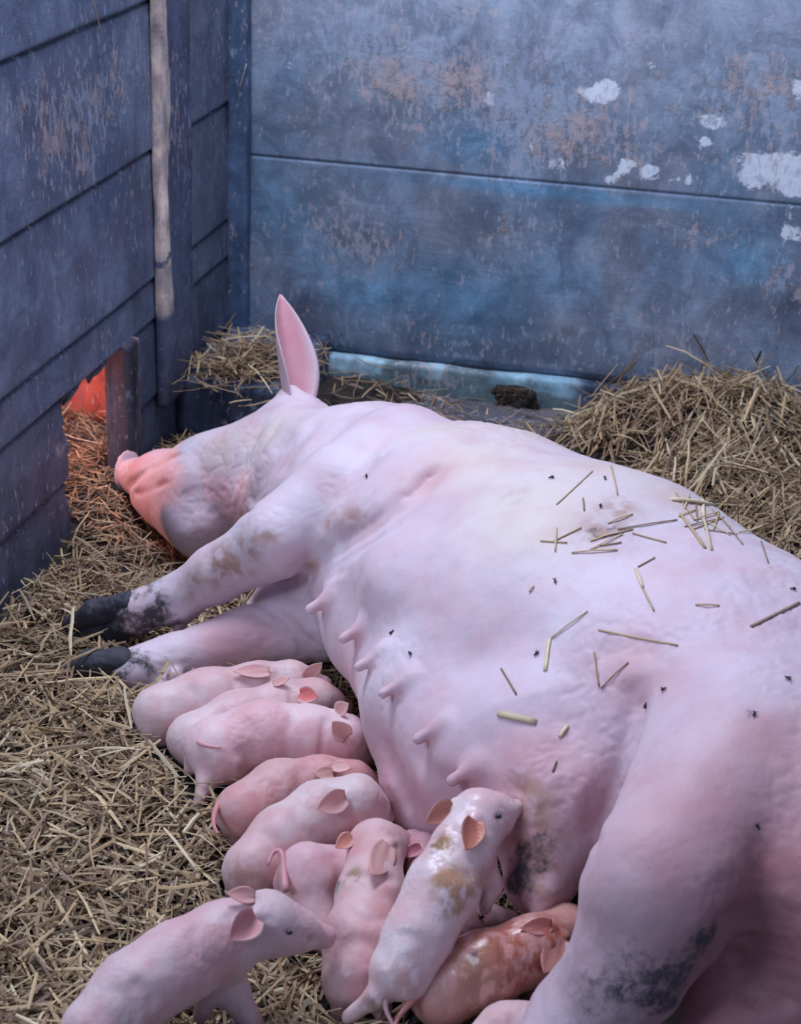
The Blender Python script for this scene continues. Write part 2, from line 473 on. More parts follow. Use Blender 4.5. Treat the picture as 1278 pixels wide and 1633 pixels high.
def back_col(u, z, q):
    n1 = fbm(q, 3.2, 4, 3); n2 = fbm(q, 9, 4, 9)
    col = lerp((.165, .240, .345), (.260, .325, .440), sstep(.35, .7, n1))
    col = lerp(col, (.275, .255, .295), .45 * sstep(.4, .7, n2))
    col = lerp(col, (.150, .360, .570), .85 * np.clip(blobs(u, z, BACK_TEAL), 0, 1))
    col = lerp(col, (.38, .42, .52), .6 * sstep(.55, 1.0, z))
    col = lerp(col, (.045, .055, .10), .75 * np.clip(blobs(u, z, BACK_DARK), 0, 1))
    col = lerp(col, (.06, .10, .17), .6 * np.exp(-((z - .592) / .004) ** 2))
    fl = np.clip(blobs(u, z, BACK_WHITE), 0, 1.2) + .16 * sstep(.5, .75, fbm(q, 6, 3, 31)) * sstep(.4, .8, u) * sstep(.5, .62, z)
    fl = fl - .1 * (z < .56)
    pk = np.clip(blobs(u, z, BACK_PEEL) * 1.2 + .22 * sstep(.56, .66, z) * sstep(1.05, .85, z) * sstep(.15, .5, u), 0, 1.2)
    return col, fl, pk
def back_n(u, z, q):
    r = .004 * (fbm(q, 6, 3, 5) - .5) + seam(z, .592, .0035, .003) + .0012 * (z < .59)
    return r - .012 * np.exp(-((z - .098) / .008) ** 2)
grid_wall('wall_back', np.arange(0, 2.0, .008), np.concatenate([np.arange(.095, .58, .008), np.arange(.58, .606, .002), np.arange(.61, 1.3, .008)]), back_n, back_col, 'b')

LEFT_PEEL = pxb([(150, 170, 60, 70, .75), (90, 230, 50, 60, .6), (20, 180, 20, 20, .7), (130, 240, 20, 40, .8), (60, 140, 70, 50, .3), (190, 90, 40, 60, .3), (95, 710, 10, 12, .8), (300, 60, 20, 60, .2)], 'l')
LEFT_BLUE = pxb([(50, 290, 60, 50, .7), (10, 490, 30, 50, .9), (20, 40, 60, 60, .5), (120, 40, 60, 40, .3), (200, 180, 30, 60, .3)], 'l')
LZ = [.148, .335, .432, .727, 1.05]
def left_col(u, z, q):
    n1 = fbm(q, 3.4, 4, 13); n2 = fbm(q, 10, 4, 19)
    col = lerp((.125, .165, .262), (.205, .250, .355), sstep(.35, .7, n1))
    col = lerp(col, (.135, .115, .18), .5 * sstep(.45, .7, n2))
    col = lerp(col, (.16, .20, .30), .7 * np.clip(blobs(u, z, LEFT_BLUE), 0, 1) + .35 * sstep(1.03, 1.07, z))
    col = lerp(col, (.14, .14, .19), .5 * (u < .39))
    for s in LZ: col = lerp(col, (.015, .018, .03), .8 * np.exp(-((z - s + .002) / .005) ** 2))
    col = lerp(col, (.05, .06, .11), .7 * sstep(.60, .05, z))  # shade low on the wall painted in, deepening towards the floor
    col = lerp(col, (.012, .016, .03), .9 * sstep(.022, .010, np.abs(u - .004 + .008 * np.sin(z * 23))))
    pk = np.clip(blobs(u, z, LEFT_PEEL), 0, 1)
    fl = -.12 + .12 * sstep(.55, .8, fbm(q, 7, 3, 41))
    return col, fl, pk
def left_n(u, z, q):
    r = .006 * (fbm(q, 5, 3, 25) - .5)
    zz = z + .006 * (fbm(q, 4, 2, 77) - .5)
    for s in LZ: r += seam(zz, s, .004, .010)
    for a, b in zip([0] + LZ, LZ + [1.4]):        # each board leans out a little at its foot
        m = (z >= a) & (z < b); r += np.where(m, .005 * (b - z) / (b - a), 0)
    return r
zs = np.arange(0, 1.4, .008)
for s in LZ: zs = np.concatenate([zs[(zs < s - .012) | (zs > s + .012)], np.arange(s - .011, s + .012, .003)])
zs = np.sort(zs)
HU0, HU1, HZ = .80, 1.123, .335
def hole(u, z):
    j = .008 * np.sin(z * 37) + .004 * np.sin(z * 91)
    return (u > HU0 + j) & (u < HU1 - j + .03 * (z - .15)) & (z < HZ - .004 + .004 * np.sin(u * 40))
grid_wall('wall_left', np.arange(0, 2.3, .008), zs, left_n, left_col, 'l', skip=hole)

def board(name, u0, u1, z0, z1, n0, n1, frame, colfn, kind='structure', res=.008, rough=.004, edge=.004, seed=1, mat=None):
    """a solid board: six gridded faces with worn, slightly rounded edges"""
    t, nr = (BT, BN) if frame == 'b' else (LT, LN)
    A = Acc(); lo = np.array([u0, z0, n0]); hi = np.array([u1, z1, n1]); fls = []; pks = []
    for ax in range(3):
        o1, o2 = [(1, 2), (2, 0), (0, 1)][ax]
        n1_ = max(2, min(260, int((hi[o1] - lo[o1]) / res) + 2)); n2_ = max(2, min(260, int((hi[o2] - lo[o2]) / res) + 2))
        a, b = np.meshgrid(np.linspace(lo[o1], hi[o1], n1_), np.linspace(lo[o2], hi[o2], n2_), indexing='ij')
        for sd in (0, 1):
            q = np.zeros((n1_ * n2_, 3)); q[:, ax] = hi[ax] if sd else lo[ax]; q[:, o1] = a.ravel(); q[:, o2] = b.ravel()
            c = (lo + hi) / 2; half = (hi - lo) / 2
            e = np.minimum((half - np.abs(q - c)) / edge, 1)          # distance to each side
            near = np.sort(e, axis=1)[:, :2].sum(1)                   # 0 at an edge
            w = np.clip(1 - near, 0, 1)[:, None]
            q2 = q + (c - q) / (np.abs(c - q) + 1e-6) * np.minimum(edge * .35, half * .3) * w
            q2 = q2 + rough * (np.stack([fbm(q, 9, 3, seed), fbm(q, 9, 3, seed + 7), fbm(q, 9, 3, seed + 13)], 1) - .5)
            I = np.arange(n1_ * n2_).reshape(n1_, n2_)
            F = np.stack([I[:-1, :-1], I[1:, :-1], I[1:, 1:], I[:-1, 1:]], -1).reshape(-1, 4)
            flip = (sd == 0) ^ (frame == 'b')
            col, fl, pk = colfn(q[:, 0], q[:, 1], q)
            A.add(CO + q2[:, :1] * t + q2[:, 1:2] * ZZ + q2[:, 2:] * nr, F[:, ::-1] if flip else F, col); fls.append(fl); pks.append(pk)
    V = np.concatenate(A.V)
    o = mesh_obj(name, V, A.F, mat or M_WALL, attrs={'Col': np.concatenate(A.C), 'flake': np.concatenate(fls), 'peel': np.concatenate(pks)}, origin=CO)
    m = o.modifiers.new('weld', 'WELD'); m.merge_threshold = .0005
    set_props(o, kind=kind); return o
Z0 = lambda u: np.zeros_like(u)
def flat(c, c2=None, fl=-.2, pk=0.0, seed=50):
    c2 = c2 or tuple(x * .6 for x in c)
    return lambda u, z, q: (lerp(c, c2, sstep(.35, .7, fbm(q, 7, 4, seed))), Z0(u) + fl, Z0(u) + pk)
def post_col(u, z, q):
    col = lerp((.12, .14, .24), (.09, .085, .14), sstep(.4, .65, fbm(q * [2, .5, 2], 6, 4, 61)))
    edge = .553 + .010 * np.sin(z * 13) + .012 * (fbm(q, 16, 3, 63) - .5)
    gap = sstep(.004, .012, np.abs(z - .475 - .01 * np.sin(u * 60)) )
    bare = sstep(edge - .003, edge + .002, u) * sstep(.335, .36, z) * gap * (1 - .5 * (z < .46) * sstep(.55, .3, fbm(q, 20, 3, 65)))
    wood = lerp((.96, .78, .66), (.60, .47, .42), sstep(.4, .7, fbm(q * [1, .4, 1], 40, 3, 67)))
    f = np.clip(bare, 0, 1)
    return lerp(col, wood, f), Z0(u) - .2 * f, Z0(u)
board('trim_1', .392, .592, .12, 1.42, .002, .030, 'l', post_col, seed=3, rough=.007, edge=.008)
def jamb_col(u, z, q):
    c = lerp((.065, .06, .085), (.035, .035, .055), sstep(.4, .6, fbm(q * [4, .5, 4], 8, 4, 71)))
    c = lerp(c, (.26, .17, .17), .8 * sstep(.014, .004, np.abs(u - .742)) * sstep(.06, .12, z))  # lamplit edge of the jamb, painted as a reddish stripe
    return c, Z0(u) - .2, Z0(u)
board('trim_2', .735, .815, 0, .345, -.036, .022, 'l', jamb_col, seed=5, edge=.008)
board('trim_3', -.002, .052, .09, 1.42, .002, .045, 'b', flat((.11, .18, .31), (.08, .13, .23), seed=80), seed=7, rough=.006, edge=.006)
# raised block in the corner that the loose straw lies on
board('trim_4', .0, .455, 0, .150, .0, .27, 'l', flat((.09, .115, .19), (.05, .065, .12), fl=-.15, seed=90), seed=9, rough=.016, edge=.015)
def base_col(u, z, q):
    pale = lerp((.40, .60, .70), (.26, .44, .56), sstep(.4, .65, fbm(q, 14, 4, 95)))
    dark = lerp((.07, .11, .19), (.035, .055, .10), sstep(.35, .6, fbm(q, 12, 4, 97)))
    e = sstep(.90, .935, u + .05 * (fbm(q, 18, 3, 99) - .5))
    m = sstep(.46, .60, fbm(q, 11, 4, 101) + .3 * sstep(.065, .045, z)) 
    c = lerp(pale, (.12, .17, .18), .85 * m)
    return lerp(c, dark, e), Z0(u) - .2, Z0(u)
board('baseboard_back', .05, 1.95, 0, .095, -.01, .028, 'b', base_col, seed=11, rough=.010, edge=.010)
def beam_col(u, z, q): return lerp((.095, .085, .095), (.15, .12, .12), sstep(.4, .65, fbm(q * [.6, 2, 2], 12, 4, 105))), Z0(u) - .2, Z0(u)
board('trim_5', .10, 1.0, 0, .022, .03, .22, 'b', beam_col, seed=13, rough=.012, edge=.01)
# far side of the neighbouring pen, seen through the opening
board('wall_neighbour', .40, .44, 0, .9, -1.1, -.045, 'l', flat((.62, .13, .085), (.42, .09, .06), seed=111), seed=15, res=.03)  # the lamp's red glow is painted into this board's colour
# concrete floor under everything
def floor_mat():
    n = NT('pen_floor'); v = n.coord(); a = n.noise(8, 6, v)
    return n.set(Base_Color=n.ramp(a, [(.3, (.03, .028, .03)), (.7, (.09, .08, .075))]), Roughness=.9, Normal=n.bump(a, .4, .02))
fv = [(-2.2, .9, 0), (2.2, .9, 0), (2.2, 5.2, 0), (-2.2, 5.2, 0)]; fv = [Vector(v) for v in fv]
V = [(*v[:2], -.05) for v in fv] + [(*v[:2], 0) for v in fv]
set_props(mesh_obj('floor', V, [[3, 2, 1, 0], [4, 5, 6, 7], [0, 1, 5, 4], [1, 2, 6, 5], [2, 3, 7, 6], [3, 0, 4, 7]], floor_mat(), smooth=False, origin=(0, 0, 0)), kind='structure')

# ------------------------------------------------------------------ the sow
def BL(x, y, z, r): p = P(x, y, z); return p, r / SCL(p)
def limb(pts, k=.03, s=1.0):
    q = [BL(*p) for p in pts]
    return [cone(q[i][0], q[i + 1][0], q[i][1], q[i + 1][1], k, s) for i in range(len(q) - 1)]
def march(ops, x, y, t0=1.2, t1=5.5):
    """where the line of sight meets a modelled surface"""
    d = unit(ray(x, y)); t = t0
    for _ in range(90):
        v = sdf_eval(ops, (CAMP + d * t)[None])[0]
        t += max(v * .7, .0008) if v > .0015 else 0
        if v <= .0015 or t > t1: break
    return CAMP + d * t
def surf_line(ops, pts): return [march(ops, *p) for p in pts]

SOW = []
SOW += limb([(592, 803, .22, 176), (750, 888, .25, 236), (930, 1000, .26, 290), (1150, 1140, .25, 296), (1390, 1360, .25, 305)], .10, .80)
SOW += limb([(470, 775, .185, 120), (590, 800, .22, 160)], .08, .92)                       # neck
SOW += limb([(350, 785, .14, 96), (470, 765, .18, 122)], .05)                               # skull
SOW += limb([(220, 760, .085, 31), (262, 770, .10, 50), (345, 785, .135, 92)], .03)        # face
SOW += limb([(262, 805, .08, 36), (322, 838, .10, 56)], .03)                               # jaw
SOW += limb([(232, 794, .070, 24), (262, 812, .075, 34)], .010)                            # lower lip
_n0 = P(203, 750, .085); _nd = unit(P(262, 768, .10) - _n0)
_nu = unit(UP - _nd * (UP @ _nd)); SOW.append(ell(_n0, (.013, .046, .036), [_nd, _nu, np.cross(_nd, _nu)], .006))   # snout disc
SOW += limb([(588, 905, .19, 88), (600, 1010, .17, 72), (675, 1120, .18, 92)], .05)       # front udder
SOW += limb([(690, 1120, .20, 100), (765, 1225, .19, 105)], .06)
SOW += limb([(668, 1195, .115, 66), (690, 1255, .10, 70), (755, 1280, .11, 84)], .05)
SOW += limb([(865, 1190, .24, 130), (892, 1290, .20, 104), (862, 1402, .14, 60)], .05)                            # rear udder
SOW += limb([(560, 940, .16, 80), (455, 962, .115, 46), (418, 975, .085, 30)], .03)     # brisket between the front legs
# upper front leg, with the shoulder above it
SOW += limb([(640, 752, .335, 108), (552, 795, .335, 88), (445, 858, .28, 64), (345, 915, .19, 44), (280, 955, .13, 36), (215, 978, .095, 36)], .018)
# lower front leg
SOW += limb([(520, 990, .12, 66), (400, 1016, .085, 50), (275, 1052, .055, 40), (205, 1072, .045, 37)], .014)
SOW += limb([(305, 968, .115, 18), (283, 1000, .075, 9)], .008)                             # dewclaw
SOW += limb([(278, 1078, .05, 16), (250, 1100, .03, 9)], .008)
# hind legs
SOW += limb([(1210, 1240, .315, 196), (1058, 1415, .30, 124), (1000, 1545, .20, 86), (925, 1625, .12, 70), (850, 1720, .08, 60)], .040)
SOW += limb([(1370, 1470, .17, 150), (1250, 1590, .11, 105), (1120, 1740, .08, 80)], .03)
SOW += limb([(1300, 1440, .27, 125), (1330, 1520, .2, 120), (1190, 1590, .12, 110)], .04)
# ear root
SOW += limb([(455, 668, .285, 32), (482, 672, .285, 34), (464, 630, .325, 16)], .04)
base_ops = list(SOW)
for (x, y, w, a) in [(618, 925, .075, .034), (700, 1060, .10, .010), (760, 1160, .09, .010), (1130, 1000, .12, .010), (650, 720, .08, .008), (1120, 1220, .10, .004), (540, 960, .05, .008)]:
    SOW.append(bump(march(base_ops, x, y), w, a))
base_ops = list(SOW)
def gl(pts, w, amp): SOW.append(groove(surf_line(base_ops, pts), w, amp))
gl([(710, 738), (660, 785), (600, 830), (545, 865), (480, 900)], .022, .022)
gl([(712, 740), (662, 786), (602, 831), (546, 866), (482, 903)], .011, .030)
gl([(600, 855), (550, 890), (500, 915), (470, 925)], .010, .020)
gl([(590, 815), (545, 855), (515, 890)], .008, .014)
gl([(540, 830), (520, 875), (500, 925), (505, 975)], .024, .016)
gl([(600, 780), (560, 830), (530, 880)], .010, .006)
gl([(640, 800), (560, 862), (500, 905), (450, 925)], .006, .007)      # arm pit folds
gl([(690, 790), (610, 850), (520, 905)], .009, .010)
gl([(560, 905), (500, 925), (450, 940)], .010, .010)
gl([(470, 680), (430, 735), (400, 790), (360, 850)], .024, .016)
gl([(425, 665), (395, 720), (370, 780)], .014, .006)                    # neck folds
gl([(520, 660), (470, 705), (440, 760)], .026, .010)
gl([(395, 935), (450, 985), (505, 1035)], .012, .008)
gl([(420, 960), (470, 1000), (505, 1055)], .010, .006)
gl([(200, 778), (214, 768), (235, 748), (262, 735), (296, 724)], .007, .014)                    # mouth
gl([(204, 788), (222, 786), (248, 776), (275, 768)], .006, .007)
gl([(226, 742), (250, 728), (270, 722)], .008, .004)
gl([(300, 700), (318, 745), (310, 800), (290, 850)], .020, .006)
gl([(1010, 1075), (1008, 1130), (992, 1210), (965, 1300), (938, 1390)], .022, .026)  # flank
gl([(610, 1180), (632, 1240), (655, 1300)], .016, .012)
gl([(655, 1180), (700, 1250), (715, 1300)], .022, .008)
gl([(830, 1230), (815, 1300), (800, 1400)], .020, .012)
for i in range(6): gl([(1140 + 6 * i, 1470 + 22 * i), (1200, 1455 + 26 * i), (1278, 1462 + 28 * i)], .012, .020)
gl([(940, 1050), (1000, 1030), (1060, 1040)], .02, .006)
groove_ops = list(SOW)
def cr(pts, w, amp):
    q = spline([(*p, 0) for p in pts], 3 * len(pts))
    SOW.append(crease([march(groove_ops, a[0], a[1]) + unit(ray(a[0], a[1])) * .004 for a in q], w, amp))
cr([(722, 728), (690, 760), (650, 795), (602, 829), (546, 864), (490, 893), (450, 915)], .010, .016)
cr([(650, 812), (605, 842), (555, 875), (500, 905), (440, 930)], .008, .012)
cr([(600, 800), (572, 840), (545, 866)], .006, .008)
cr([(640, 835), (590, 868), (548, 895), (520, 912)], .006, .008)
cr([(395, 975), (445, 1000), (510, 1052)], .007, .010)
cr([(390, 955), (450, 985), (512, 1035)], .006, .008)
cr([(475, 690), (450, 735), (412, 790), (385, 830)], .008, .010)
cr([(450, 665), (415, 720), (388, 765)], .007, .006)
cr([(608, 1175), (628, 1235), (655, 1300)], .010, .014)
cr([(205, 775), (218, 765), (240, 746), (262, 735), (292, 725)], .006, .008)
cr([(1012, 1085), (1006, 1150), (985, 1230), (962, 1300), (938, 1390)], .010, .014)
for k_ in range(5): cr([(1150 + 8 * k_, 1475 + 30 * k_), (1210, 1462 + 30 * k_), (1278, 1470 + 32 * k_)], .006, .008)
for k_ in range(5): cr([(985 + 14 * k_, 1365 - 10 * k_), (1010 + 16 * k_, 1385 - 6 * k_), (1035 + 18 * k_, 1412 - 4 * k_)], .003, .0028)
TEATS = [(512, 962), (566, 1008), (592, 1052), (632, 1094), (688, 1166), (742, 1232), (853, 1448)]
TP = []
for i, (x, y) in enumerate(TEATS):
    p = march(base_ops, x + 10, y - 6); d = unit(-RT * .82 - UP * .48 - fw * .12)
    if i == 6: d = unit(-RT * .25 - UP * .8 - fw * .2)
    SOW.append(cone(p - d * .012, p + d * .004, .016, .012, .022)); SOW.append(cone(p, p + d * .034, .0100, .0096, .004)); TP.append(p + d * .012)

V, F = sdf_mesh(SOW, .0048, 1); V = crinkle(V, F, .0045, 22, 250)
def nseg(V, a, b, w): return np.exp(-(seg_d(V, np.array(a), np.array(b))[0] / w) ** 2)
fbig = fbm(V, 7, 3, 200)
# skin relief
def near(V, pt, w): return np.exp(-(np.linalg.norm(V - pt, axis=1) / w) ** 2)
def pk(x, y): return march(SOW, x, y)
skin = lerp((.645, .505, .575), (.69, .575, .64), sstep(.35, .65, fbig))
blot = sstep(.5, .72, fbm(V, 16, 4, 210)); skin = lerp(skin, (.72, .46, .49), .30 * blot)
yel = np.zeros(len(V))
for (x, y, w) in [(850, 690, .10), (960, 740, .08), (760, 730, .10), (840, 800, .12), (1100, 800, .08), (430, 690, .06), (350, 720, .05), (700, 680, .06), (860, 830, .06)]: yel += near(V, pk(x, y), w)
skin = lerp(skin, (.66, .57, .46), np.clip(yel, 0, 1) * .55)
red = np.zeros(len(V))
for (x, y, w) in [(700, 1290, .10), (560, 1090, .08), (620, 1230, .09), (930, 1340, .12), (1100, 1370, .12), (1200, 1300, .12), (1230, 1180, .06), (880, 1380, .08), (400, 1020, .05), (700, 765, .05), (1000, 1060, .06), (230, 800, .05), (215, 740, .04), (850, 1230, .08), (350, 1030, .06)]: red += near(V, pk(x, y), w)
for t in TP: red += .8 * near(V, t, .026)
skin = lerp(skin, (.62, .29, .31), np.clip(red, 0, 1) * .55)
thigh_shade = near(V, march(SOW, 1230, 1590), .22) + near(V, march(SOW, 1260, 1500), .12); skin = lerp(skin, (.34, .135, .145), np.clip(thigh_shade, 0, 1) * .9)  # shade on the inner thigh, painted into the skin as dark red
brown = np.zeros(len(V))
for (x, y, w) in [(395, 870, .035), (350, 890, .03), (330, 920, .03), (385, 905, .025), (430, 850, .02), (560, 830, .03), (300, 940, .03), (355, 915, .02), (525, 830, .02), (960, 850, .04), (990, 810, .03), (845, 1330, .05), (840, 1270, .035), (860, 1400, .05), (500, 905, .02)]: brown += near(V, pk(x, y), w)
bn = sstep(.42, .58, fbm(V, 55, 4, 220)); skin = lerp(skin, (.40, .22, .16), np.clip(brown, 0, 1) * (.25 + .75 * bn) * .8)
gry = .4 * near(V, pk(930, 1590), .06)
for (x, y, w) in [(608, 728, .028), (965, 1560, .09), (1010, 1590, .08), (1060, 1545, .08), (975, 845, .04), (905, 1600, .06), (820, 790, .03)]: gry += near(V, pk(x, y), w)
skin = lerp(skin, (.26, .235, .25), np.clip(gry, 0, 1) * (.2 + .8 * sstep(.40, .58, fbm(V, 60, 4, 230))) * .26)
pale = near(V, pk(325, 918), .016) + near(V, pk(292, 945), .014) + near(V, pk(380, 885), .012)
skin = lerp(skin, (.72, .62, .62), np.clip(pale, 0, 1) * .7)
dirt = np.zeros(len(V))
for (x, y, w, a) in [(330, 1068, .04, .35), (400, 1052, .03, .3), (1095, 1535, .030, .34), (1060, 1470, .06, .10), (980, 1490, .06, .10), (950, 1590, .07, .10), (1125, 1500, .025, .25), (900, 1330, .06, .24), (1040, 1575, .05, .30), (990, 1560, .06, .26), (930, 1610, .06, .24), (1140, 1480, .03, .38), (845, 1360, .05, .5), (820, 1420, .04, .55), (608, 728, .02, .3), (985, 800, .03, .50), (950, 850, .03, .55), (1000, 845, .03, .45), (855, 1010, .02, .4), (1195, 1135, .018, .5), (1250, 1560, .12, .22), (1075, 1600, .04, .4), (1200, 1600, .06, .25), (880, 1470, .03, .5)]:
    dirt += a * near(V, pk(x, y), w)
lo_ = sstep(.30, .62, fbm(V, 22, 4, 240))
dirt += (.5 + .55 * lo_) * (nseg(V, P(170, 992, .07), P(252, 966, .12), .058)) + (.5 + .55 * lo_) * nseg(V, P(165, 1078, .04), P(215, 1070, .05), .050)
A = Acc(); A.add(V, F, skin, np.clip(dirt, 0, 1.1))
SOWV, SOWF = V, F
SOW_BVH = BVHTree.FromPolygons(V.tolist(), F.tolist())
def add_ear(A, base, tip, width, face, col, inner_col, **kw):
    V, F, inn, S, T = ear_mesh(base, tip, width, face, **kw)
    c = lerp(np.tile(col, (len(V), 1)), inner_col, inn * sstep(1.0, .55, T))
    c = lerp(c, np.array(inner_col) * .8, .5 * inn * sstep(.5, .1, T) * sstep(.75, .2, S))
    A.add(V, F, c)
eb = P(458, 664, .285); et = P(450, 468, .505)
add_ear(A, eb, et, .056, -fw * .55 + RT * .85, (.74, .56, .62), (.66, .33, .38), cup=1.05, bend=-.04, thick=.008, twist=.55, peak=.40)
sow = A.build('sow', M_SOW)
set_props(sow, 'large pink sow lying on her side in the straw, nursing the litter', 'pig')
def toes(parent, a, b, side, r, name='hoof'):
    """a cloven foot: two hooves side by side"""
    a, b = np.array(a), np.array(b); d = unit(b - a); s = unit(side)
    for k in (-1, 1):
        o = [cone(a + s * k * r * .55, a + d * np.linalg.norm(b - a) * .55 + s * k * r * .6, r * .78, r * .72, .012), cone(a + d * np.linalg.norm(b - a) * .5 + s * k * r * .6, b + s * k * r * .45 - ZZ * r * .2, r * .74, r * .46, .012)]
        v, f = sdf_mesh(o, .004); v = crinkle(v, f, .007, 38, 500 + k); A = Acc(); A.add(v, f, (.05, .05, .06)); A.build(name, M_HOOF, parent)
toes(sow, P(205, 980, .095), P(112, 1003, .045), UP * .8 - fw * .3, .034)
toes(sow, P(195, 1070, .05), P(98, 1080, .028), UP * .8 - fw * .3, .034)

# ------------------------------------------------------------------ the piglets
PIGLETS = []
def piglet(label, spine, head, snout, ears=(), legs=(), tail=None, eyes=(), stain=(), col=(.68, .52, .52), mat=None, folds=(), extra=(), pink=0.3, dirt=(), h=.0030, auto=True, group='piglets crowding at the sow\'s udder'):
    ops = limb(spine, .03)
    hp, hr = BL(*head); sp, sr = BL(*snout); lp, lr = BL(*spine[-1])
    ops.append(cone(lp, hp, lr, hr, .022))
    mid = hp * .45 + sp * .55
    ops.append(cone(hp, mid, hr * .92, (hr * .45 + sr * .75), .018)); ops.append(cone(mid, sp, (hr * .40 + sr * .65), sr * .92, .010))
    d = unit(sp - hp); ops.append(cone(sp - d * .002, sp + d * .004, sr * 1.10, sr * 1.04, .003))
    for l in legs: ops += limb(l, .014)
    for e in extra: ops += limb(e, .02)
    if auto:
        a0, r0 = BL(*spine[0]); a1, _ = BL(*spine[1]); dx = unit(a1 - a0); sd = unit(np.cross(dx, ZZ))
        for k in (-1, 1): ops.append(ell(a0 + dx * r0 * .15 + sd * k * r0 * .42 - ZZ * r0 * .22, (r0 * .95, r0 * .66, r0 * .85), [dx, sd, np.cross(dx, sd)], .012))
        for k in (-1, 1): ops.append(ell(lp - dx * lr * .1 + sd * k * lr * .50 - ZZ * lr * .30, (lr * .62, lr * .5, lr * .75), [dx, sd, np.cross(dx, sd)], .012))
        jw = unit(sp - hp); ops.append(ell(hp + jw * hr * .25 - ZZ * hr * .30, (hr * .95, hr * .8, hr * .7), [jw, unit(np.cross(jw, ZZ)), unit(np.cross(unit(np.cross(jw, ZZ)), jw))], .012))
    ops0 = list(ops); ears = [dict(e) for e in ears]
    for e in ears:
        eb_ = march(ops0, *e['b'][:2]); vd = unit(ray(*e['b'][:2])); er = e['w'] / SCL(eb_); dist = np.linalg.norm(eb_ - CAMP)
        lift = max(e.get('lift', 1.0), 1.0) * er + er * .3
        ts = np.linalg.norm(march(ops0, *e['t'][:2]) - CAMP)
        et_ = CAMP + unit(ray(*e['t'][:2])) * min(dist - lift * .9, ts - er * .35 if ts < dist + .05 else 9); eb_ = eb_ - vd * er * (.04 + .30 * e.get('cup', .35))
        e['b3'], e['t3'], e['er'] = eb_, et_, er
        ops.append(cone(eb_ + vd * er * .50 - unit(et_ - eb_) * er * .2, eb_ + vd * er * .22 + (et_ - eb_) * .14, er * .42, er * .16, .010))
    base = list(ops)
    if auto:
        def ring(p, q, r, w, a, bow=.25):
            p = np.array(p[:2], float); q = np.array(q[:2], float); e = unit(q - p); n = np.array([-e[1], e[0]]); m = p
            ops.append(groove([march(base, *(m + n * r * t + e * r * bow * (1 - t * t))) for t in (-.85, -.5, 0, .5, .85)], w, a))
        hs = np.array(head[:2]) * .5 + np.array(spine[-1][:2]) * .5
        ring(hs, head, (head[3] + spine[-1][3]) * .47, .007, .0045, -.15)
        ring(np.array(hs) * .6 + np.array(spine[-1][:2]) * .4, head, spine[-1][3] * .9, .005, .0025, .1)
        m1 = np.array(spine[0][:2]) * .45 + np.array(spine[1][:2]) * .55
        ring(m1, spine[1], spine[0][3] * .92, .010, .0040, .5)
        m2 = np.array(spine[-1][:2]) * .75 + np.array(spine[-2][:2]) * .25
        ring(m2, spine[-1], spine[-1][3] * .92, .009, .0035, -.45)
        he = unit(np.array(snout[:2], float) - head[:2]); hn = np.array([-he[1], he[0]]); 
        if hn[1] < 0: hn = -hn
        s2 = np.array(snout[:2], float); 
        ops.append(groove([march(base, *(s2 + hn * snout[3] * .55 - he * t * head[3])) for t in (.05, .35, .7)], .0035, .0028))
        for t in (.30, .42): ops.append(groove([march(base, *(s2 + hn * snout[3] * k - he * t * head[3])) for k in (-.9, -.3, .3)], .003, .0014))
    for (ex, ey) in eyes: ops.append(bump(march(base, ex, ey), .010, -.0022)); ops.append(groove([march(base, ex - 9, ey - 5), march(base, ex, ey - 8), march(base, ex + 9, ey - 4)], .0030, -.0022))
    for (pts, w, a) in folds: ops.append(groove(surf_line(base, pts), w, a))
    # nostrils
    n1 = unit(np.cross(d, ZZ));
    for k in (-1, 1): ops.append(bump(sp + d * (.004 + sr * .95) + n1 * k * sr * .42, .0035, -.005))
    V, F = sdf_mesh(ops, h); V = crinkle(V, F, .0022, 55, 350)
    c0 = np.array(col); c = lerp(c0, c0 * [.97, .80, .80], sstep(.4, .7, fbm(V, 20, 3, 300)))
    c = lerp(c, c0 * [.93, .62, .62], pink * sstep(.45, .7, fbm(V, 34, 3, 310)))
    c = lerp(c, (.62, .30, .31), .7 * near(V, sp + d * sr, sr * 1.4))
    for l in legs: c = lerp(c, (.60, .30, .32), .55 * near(V, P(*l[-1][:3]), .02))
    dm = np.zeros(len(V))
    for (x, y, w, a, sc) in stain:
        f = near(V, march(base, x, y), w); c = lerp(c, sc, np.clip(f * a * 1.5 * sstep(.38, .56, fbm(V * [1, 1, .6], 95, 4, 320)), 0, 1))
    for (x, y, w, a) in dirt: dm += a * near(V, march(base, x, y), w)
    A = Acc(); A.add(V, F, c, dm)
    for e in ears:
        e = dict(e); e.pop('b'); e.pop('t'); e.pop('w'); e.pop('lift', 0); b = e.pop('b3'); t = e.pop('t3'); w = e.pop('er') * 1.1
        fc = np.array(e.pop('f', (0, 0, 0)), float); fcw = RT * fc[0] + UP * fc[1] - fw * fc[2]
        ec = e.pop('c', tuple(c0 * [1.0, .86, .84])); ic = e.pop('ic', (.70, .38, .35))
        add_ear(A, b, t, w, fcw, ec, ic, thick=.0030, ns=16, nt=11, **e)
    if tail:
        q = [P(x, y, z) for (x, y, z) in tail]; q = spline(q, 14); r = np.linspace(.0058, .0022, 14)
        v, f = tube(q, r, 8); A.add(v, f, c0 * [.95, .68, .70])
    o = A.build('piglet', mat or M_PIG)
    set_props(o, label, 'piglet', group)
    for (x, y) in eyes:
        p = march(base, x, y); v, f = sdf_mesh([ell(p, (.0042, .0030, .0034), None, .001)], .0009, 1)
        mesh_obj('eye', v, f, M_EYE, o)
    PIGLETS.append((o, ops)); return o

